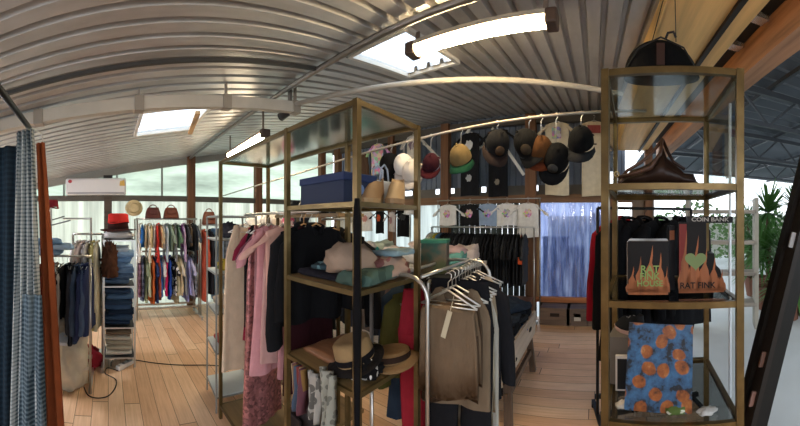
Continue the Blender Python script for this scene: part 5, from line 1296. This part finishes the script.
# shelf .60: blue picture, books, shoe
m, nt, b = new_mat('painted_fruit'); c0_ = objco(nt)
v = N(nt, 'ShaderNodeTexVoronoi', voronoi_dimensions='2D'); v.inputs['Scale'].default_value = 10.5; v.inputs['Randomness'].default_value = .8
sp_ = N(nt, 'ShaderNodeSeparateXYZ'); cb_ = N(nt, 'ShaderNodeCombineXYZ'); nt.links.new(c0_, sp_.inputs[0]); nt.links.new(sp_.outputs[0], cb_.inputs[0]); nt.links.new(sp_.outputs[2], cb_.inputs[1]); nz_ = N(nt, 'ShaderNodeTexNoise'); nz_.inputs['Scale'].default_value = 9; nt.links.new(c0_, nz_.inputs['Vector']); va_ = N(nt, 'ShaderNodeVectorMath', operation='MULTIPLY_ADD'); nt.links.new(nz_.outputs['Color'], va_.inputs[0]); va_.inputs[1].default_value = (.05, .05, 0); nt.links.new(cb_.outputs[0], va_.inputs[2]); nt.links.new(va_.outputs[0], v.inputs['Vector'])
v2 = noise_n(nt, c0_, 15, 4, .65)
base_ = ramp(nt, v2, [(.42, lin('0d1822')), (.48, lin('234a6c')), (.62, lin('33648e'))])
fru = ramp(nt, v2, [(.34, lin('351a0e')), (.44, lin('7d4218')), (.58, lin('9a5a24')), (.70, lin('c08e60'))])
mk = ramp(nt, v.outputs['Distance'], [(.30, (1, 1, 1, 1)), (.36, (0, 0, 0, 1))])
nt.links.new(mix_rgb(nt, mk, base_, fru), b.inputs['Base Color']); b.inputs['Roughness'].default_value = .4
mb = MB(); mb.box((0, 0, .205), (.33, .012, .41)); o = mb.build('art_print', m, None, tw(.40, .10, .625), (-.22, .03, TA)); tag(o, 'blue picture board painted with orange fruit, leaning', 'picture')
for i, (u, vv, w, h, c, rz, lab) in enumerate(((.14, .38, .10, .18, '1d1f22', .1, 'dark framed card with white border, shoe resting above it'), (.66, .40, .07, .26, '8f2a30', 1.1, 'red book with white edge behind the blue picture'), (.50, .45, .16, .12, '6f7a6f', .2, 'low grey green box behind the blue picture'))):
    mb = MB(); mb.box((0, 0, h / 2), (w, .03, h)); mb.box((0, 0, h / 2), (w + .012, .022, h + .012)); o = mb.build('book', plain('d5d0c8', .5), None, tw(u, vv, .625), (0, 0, TA + rz)); tag(o, lab, 'book' if i < 2 else 'box')
    mb = MB(); mb.box((0, -.017, h / 2), (w * .9, .003, h * .92)); mb.build('front_cover', plain(c, .5), o)
mb = MB(); mb.box((0, 0, .135), (.17, .26, .27)); o = mb.build('shoe_stand', plain('6f6a64', .4), None, tw(.14, .62, .625), (0, 0, TA)); tag(o, 'grey block carrying a black canvas shoe', 'box')
shoe(tw(.17, .55, .897), TA + 2.4, plain('1a1a1c', .7), plain('b99a94', .5), 'black canvas shoe with pale pink sole in display tower', .27, .02)
crumple(tw(.55, .12, .622), .12, .07, .035, fabric('5a6f3a', 'print', 'c9c9b9'), 'small green patterned cloth in front of the picture', amp=.4)
crumple(tw(.78, .10, .622), .10, .06, .02, fabric('c9c9c6'), 'small white cloth scrap beside the green one', amp=.4)
crumple(tw(.13, .14, .622), .08, .05, .035, fabric('c3b9aa'), 'small cream tassel at the left of the picture', amp=.5)

# ================================================================== rack of black jackets behind the tower
rack('clothes_rack', 'black clothes rack full of dark jackets behind display tower', (.02, 2.42), (.82, 2.56), 1.66, base=True, w=.4, mat=BLACKM)
for i, (x, y, c, k, L_, lab, W_) in enumerate(((.235, 2.60, '8e1522', 'jacket', .82, 'red jacket peeking out left of the black jackets', .5), (.27, 2.44, '0c0c0e', 'coat', 1.12, 'long black coat at the left end of jacket rack', .54), (.40, 2.47, '0f0e10', 'jacket', .95, 'black padded jacket in middle of the jacket rack', .5),
                                        (.55, 2.51, '101012', 'coat', 1.05, 'black wool coat behind the flame boxes', .52), (.71, 2.54, '0b0b0d', 'jacket', .92, 'black short jacket right of the wool coat', .48), (.80, 2.56, '111113', 'coat', 1.0, 'black coat last on the jacket rack', .44), (.76, 2.62, '7a1420', 'shirt', .72, 'dark red shirt hanging at the yard end', .4))):
    garment(k, (x, y, 1.655), .62 + .1 * math.sin(i * 2.1), W_, L_, .13, fabric(c), lab, 'jackets on the black rack', .68 if k != 'shirt' else None, HANG_BLACK)
# brown panels and wall between window and yard
mb = MB(); mb.box((.78, YB, 1.0), (.36, .06, 2.0)); struct(mb.build('wall_back_panel', wood('6b5a4a', .7, 2, .6)), 'brown boarded wall panel behind the jacket rack', 'wall')
mb = MB(); mb.box((XR, 4.96, 1.5), (.12, .12, 3.0)); struct(mb.build('trim_40', BRW), 'timber corner post at the open side')
# white thin pole
mb = MB(); mb.tube([(0, 0, 0), (0, 0, 2.6)], .014, 8); o = mb.build('pole', plain('dfe3e6', .4), None, P(730, 222, 2.75) * 1.0, smooth=True); o.location.z = 0; tag(o, 'thin white upright pole beyond the display tower', 'pole')
# slatted bench / pallet shelves beyond
root = empty('slatted_shelf', P(722, 222, 4.6)); root.location.z = 0; root.rotation_euler.z = -.4; tag(root, 'pale slatted shelf outside in the yard', 'shelf')
for x in (-.5, .5):
    mb = MB(); mb.box((x, 0, .95), (.06, .3, 1.9)); mb.build('upright', plain('9b968a', .7), root)
for i in range(4):
    mb = MB(); mb.box((0, 0, .35 + .45 * i), (1.0, .3, .05)); mb.build('shelf_board', wood('8f867a', .7), root)

# leaning dark beam
a0, a1 = P(750, 426, 1.75), P(812, 178, 1.75)
a0 = a0 + (a0 - a1) * ((a0.z - .05) / (a1.z - a0.z)) 
root = empty('stair_stringer', (a0.x, a0.y, 0)); tag(root, 'dark heavy plank leaning diagonally at the right edge', 'plank')
d_ = (a1 - a0); a2 = a0 + d_ * 1.35; o0 = Vector((a0.x, a0.y, 0))
mb = MB(); mb.bar(a0 - o0, a2 - o0, .20, .05); mb.build('plank', plain('17130f', .5, 0, .35, 4), root)
mb = MB(); mb.bar(a0 - o0 + Vector((-.06, -.06, 0)), a2 - o0 + Vector((-.06, -.06, 0)), .03, .09); mb.build('edge_flange', plain('241d18', .45), root)
for t, c in ((.30, '8a6a60'), (.42, '6a4f44'), (.78, 'a8a8a8')):
    q = a0 - o0 + d_ * t; mb = MB(); mb.bar(q + Vector((-.075, -.075, 0)), q + Vector((-.075, -.075, 0)) + d_ * .045, .05, .01); mb.build('sticker', plain(c, .5), root)  # painted patches; the pinkish tone stands for a reflection on the plank

# ================================================================== yard
# neighbouring roof
mb = MB(); pr = []; x = 1.9
for j in range(2):
    pass
def yz(x): return 3.55 - .02 * (x - 1.4)
n = 90; ys_ = [-2 + 14.0 * i / n for i in range(n + 1)]
for i, y in enumerate(ys_):
    for x in (1.4, 9.5): mb.v.append(Vector((x, y, yz(x) + (.05 if i % 2 else 0))))
for i in range(n): mb.face((2 * i, 2 * i + 1, 2 * i + 3, 2 * i + 2))
struct(mb.build('roof', plain('4b5057', .55, .3, .4, 1.2)), 'grey corrugated roof over the neighbouring yard', 'roof')
STL = plain('33373c', .5, .3)
for i, y in enumerate((1.8, 3.8, 5.8, 8.2)):
    mb = MB(); mb.bar((1.4, y, 3.42), (9.4, y, 3.30), .06, .08); mb.bar((1.4, y, 2.95), (9.4, y, 2.85), .05, .06)
    for k in range(8):
        x = 1.4 + k; mb.bar((x, y, 2.95), (x + .5, y, 3.4), .03, .03); mb.bar((x + .5, y, 3.4), (x + 1, y, 2.93), .03, .03)
    mb.box((9.3, y, 1.7), (.12, .12, 3.4))
    struct(mb.build('beam', STL), 'steel roof truss over the neighbouring yard', 'beam')
for i, x in enumerate((2.4, 3.8, 5.4, 7.4)):
    mb = MB(); mb.bar((x, -2, yz(x) - .05), (x, 12, yz(x) - .05), .05, .06); struct(mb.build('beam', STL), 'steel purlin under the neighbouring roof', 'beam')
# far boundary wall and greenery
mb = MB(); mb.box((6, 13.2, .9), (16, .2, 1.8)); struct(mb.build('wall_far', plain('bcb8ae', .8, 0, .2, 1)), 'pale boundary wall at the far side of the yard', 'wall')
def yucca(px, r, h, n, L, label, seed):
    rr = random.Random(seed); q = P(px, 222, r); root = empty('yucca_plant', (q.x, q.y, 0)); tag(root, label, 'plant', 'spiky plants in the yard')
    mb = MB(); mb.loft([[Vector((math.cos(2 * PI * k / 14) * s, math.sin(2 * PI * k / 14) * s, z)) for k in range(14)] for s, z in ((.20, 0), (.27, .40), (.24, .40), (.22, .34))], cap0=True, cap1=True); mb.build('pot', plain('6f4a3a', .7), root)
    mb = MB(); mb.tube([(0, 0, .3), (.03, .02, h * .6), (0, 0, h)], [.05, .045, .04], 8); mb.build('trunk', plain('5e4c3a', .8), root, smooth=True)
    for hd in range(2):
        mb = MB(); c_ = Vector((0, 0, h if hd == 0 else h * .62)) + Vector((rr.uniform(-.1, .1), rr.uniform(-.1, .1), 0)) * hd * 2
        for i in range(n):
            a = rr.uniform(0, 2 * PI); el = rr.uniform(-.5, 1.35); d = Vector((math.cos(a) * math.cos(el), math.sin(a) * math.cos(el), math.sin(el))); w = Vector((-math.sin(a), math.cos(a), 0)); l = L * rr.uniform(.7, 1.1); b = len(mb.v)
            for t, ww in ((0, .012), (.4, .022), (.75, .014), (1, .001)):
                p = c_ + d * l * t + Vector((0, 0, -.25 * l * t * t)); mb.v += [p - w * ww, p + w * ww]
            for k in range(3): mb.face((b + 2 * k, b + 2 * k + 1, b + 2 * k + 3, b + 2 * k + 2))
        mb.build('foliage', plain(['3f6630', '4c753a'][hd], .5, 0, .3), root)
    return root
yucca(768, 5.6, 1.72, 150, .85, 'spiky green yucca, tallest, standing in the yard', 1)
yucca(756, 6.6, 1.1, 130, .8, 'spiky green yucca partly behind the display tower edge', 2)
yucca(786, 5.0, 1.0, 130, .75, 'low spiky yucca next to the leaning plank', 3)
yucca(797, 6.5, 1.8, 130, .85, 'spiky yucca at the edge behind the leaning plank', 4)
yucca(748, 8.5, 1.6, 100, .6, 'distant spiky yucca by the boundary wall', 5)
# hedge
mb = MB(); rr = random.Random(9)
for i in range(2600):
    x = rr.uniform(2.2, 12); y = 11.5 + rr.uniform(-.5, .5); z = rr.uniform(.1, 2.1 + .3 * math.sin(x * 2)); s = rr.uniform(.05, .11); a = rr.uniform(0, PI); b = len(mb.v)
    u = Vector((math.cos(a), math.sin(a), rr.uniform(-.6, .6))) * s; w = Vector((rr.uniform(-.5, .5), .3, 1)) * s * .7
    c_ = Vector((x, y, z)); mb.v += [c_ - u, c_ - w, c_ + u, c_ + w]; mb.face((b, b + 1, b + 2, b + 3))
tag(mb.build('hedge', plain('5c7a48', .6, 0, .4, 3)), 'green leafy hedge along the far side of the yard', 'hedge', None, 'stuff')
# small motorbike-like trolley far right
root = empty('utility_cart', P(796, 222, 5.2)); root.location.z = 0; tag(root, 'small dark cart with wheels on the pale yard floor', 'cart')
mb = MB(); mb.box((0, 0, .52), (.5, .5, .30)); mb.build('body', plain('3a3d42', .5), root, bev=.03)
mb = MB(); mb.tube([(.2, 0, .65), (.32, 0, .95), (.32, .2, .95)], .015, 6); mb.build('handle', BLACKM, root)
for s in (-1, 1):
    mb = MB(); mb.loft([[Vector((math.cos(2 * PI * k / 16) * rr_, s * .28 + dy, .18 + math.sin(2 * PI * k / 16) * rr_)) for k in range(16)] for rr_, dy in ((.1, -.03), (.18, -.03), (.18, .03), (.1, .03))], cap0=True, cap1=True); mb.build('wheel', BLACKM, root)
mb = MB(); mb.bar((-.1, -.3, .18), (-.1, .3, .18), .03); mb.box((0, 0, .28), (.1, .1, .22)); mb.build('axle', BLACKM, root)
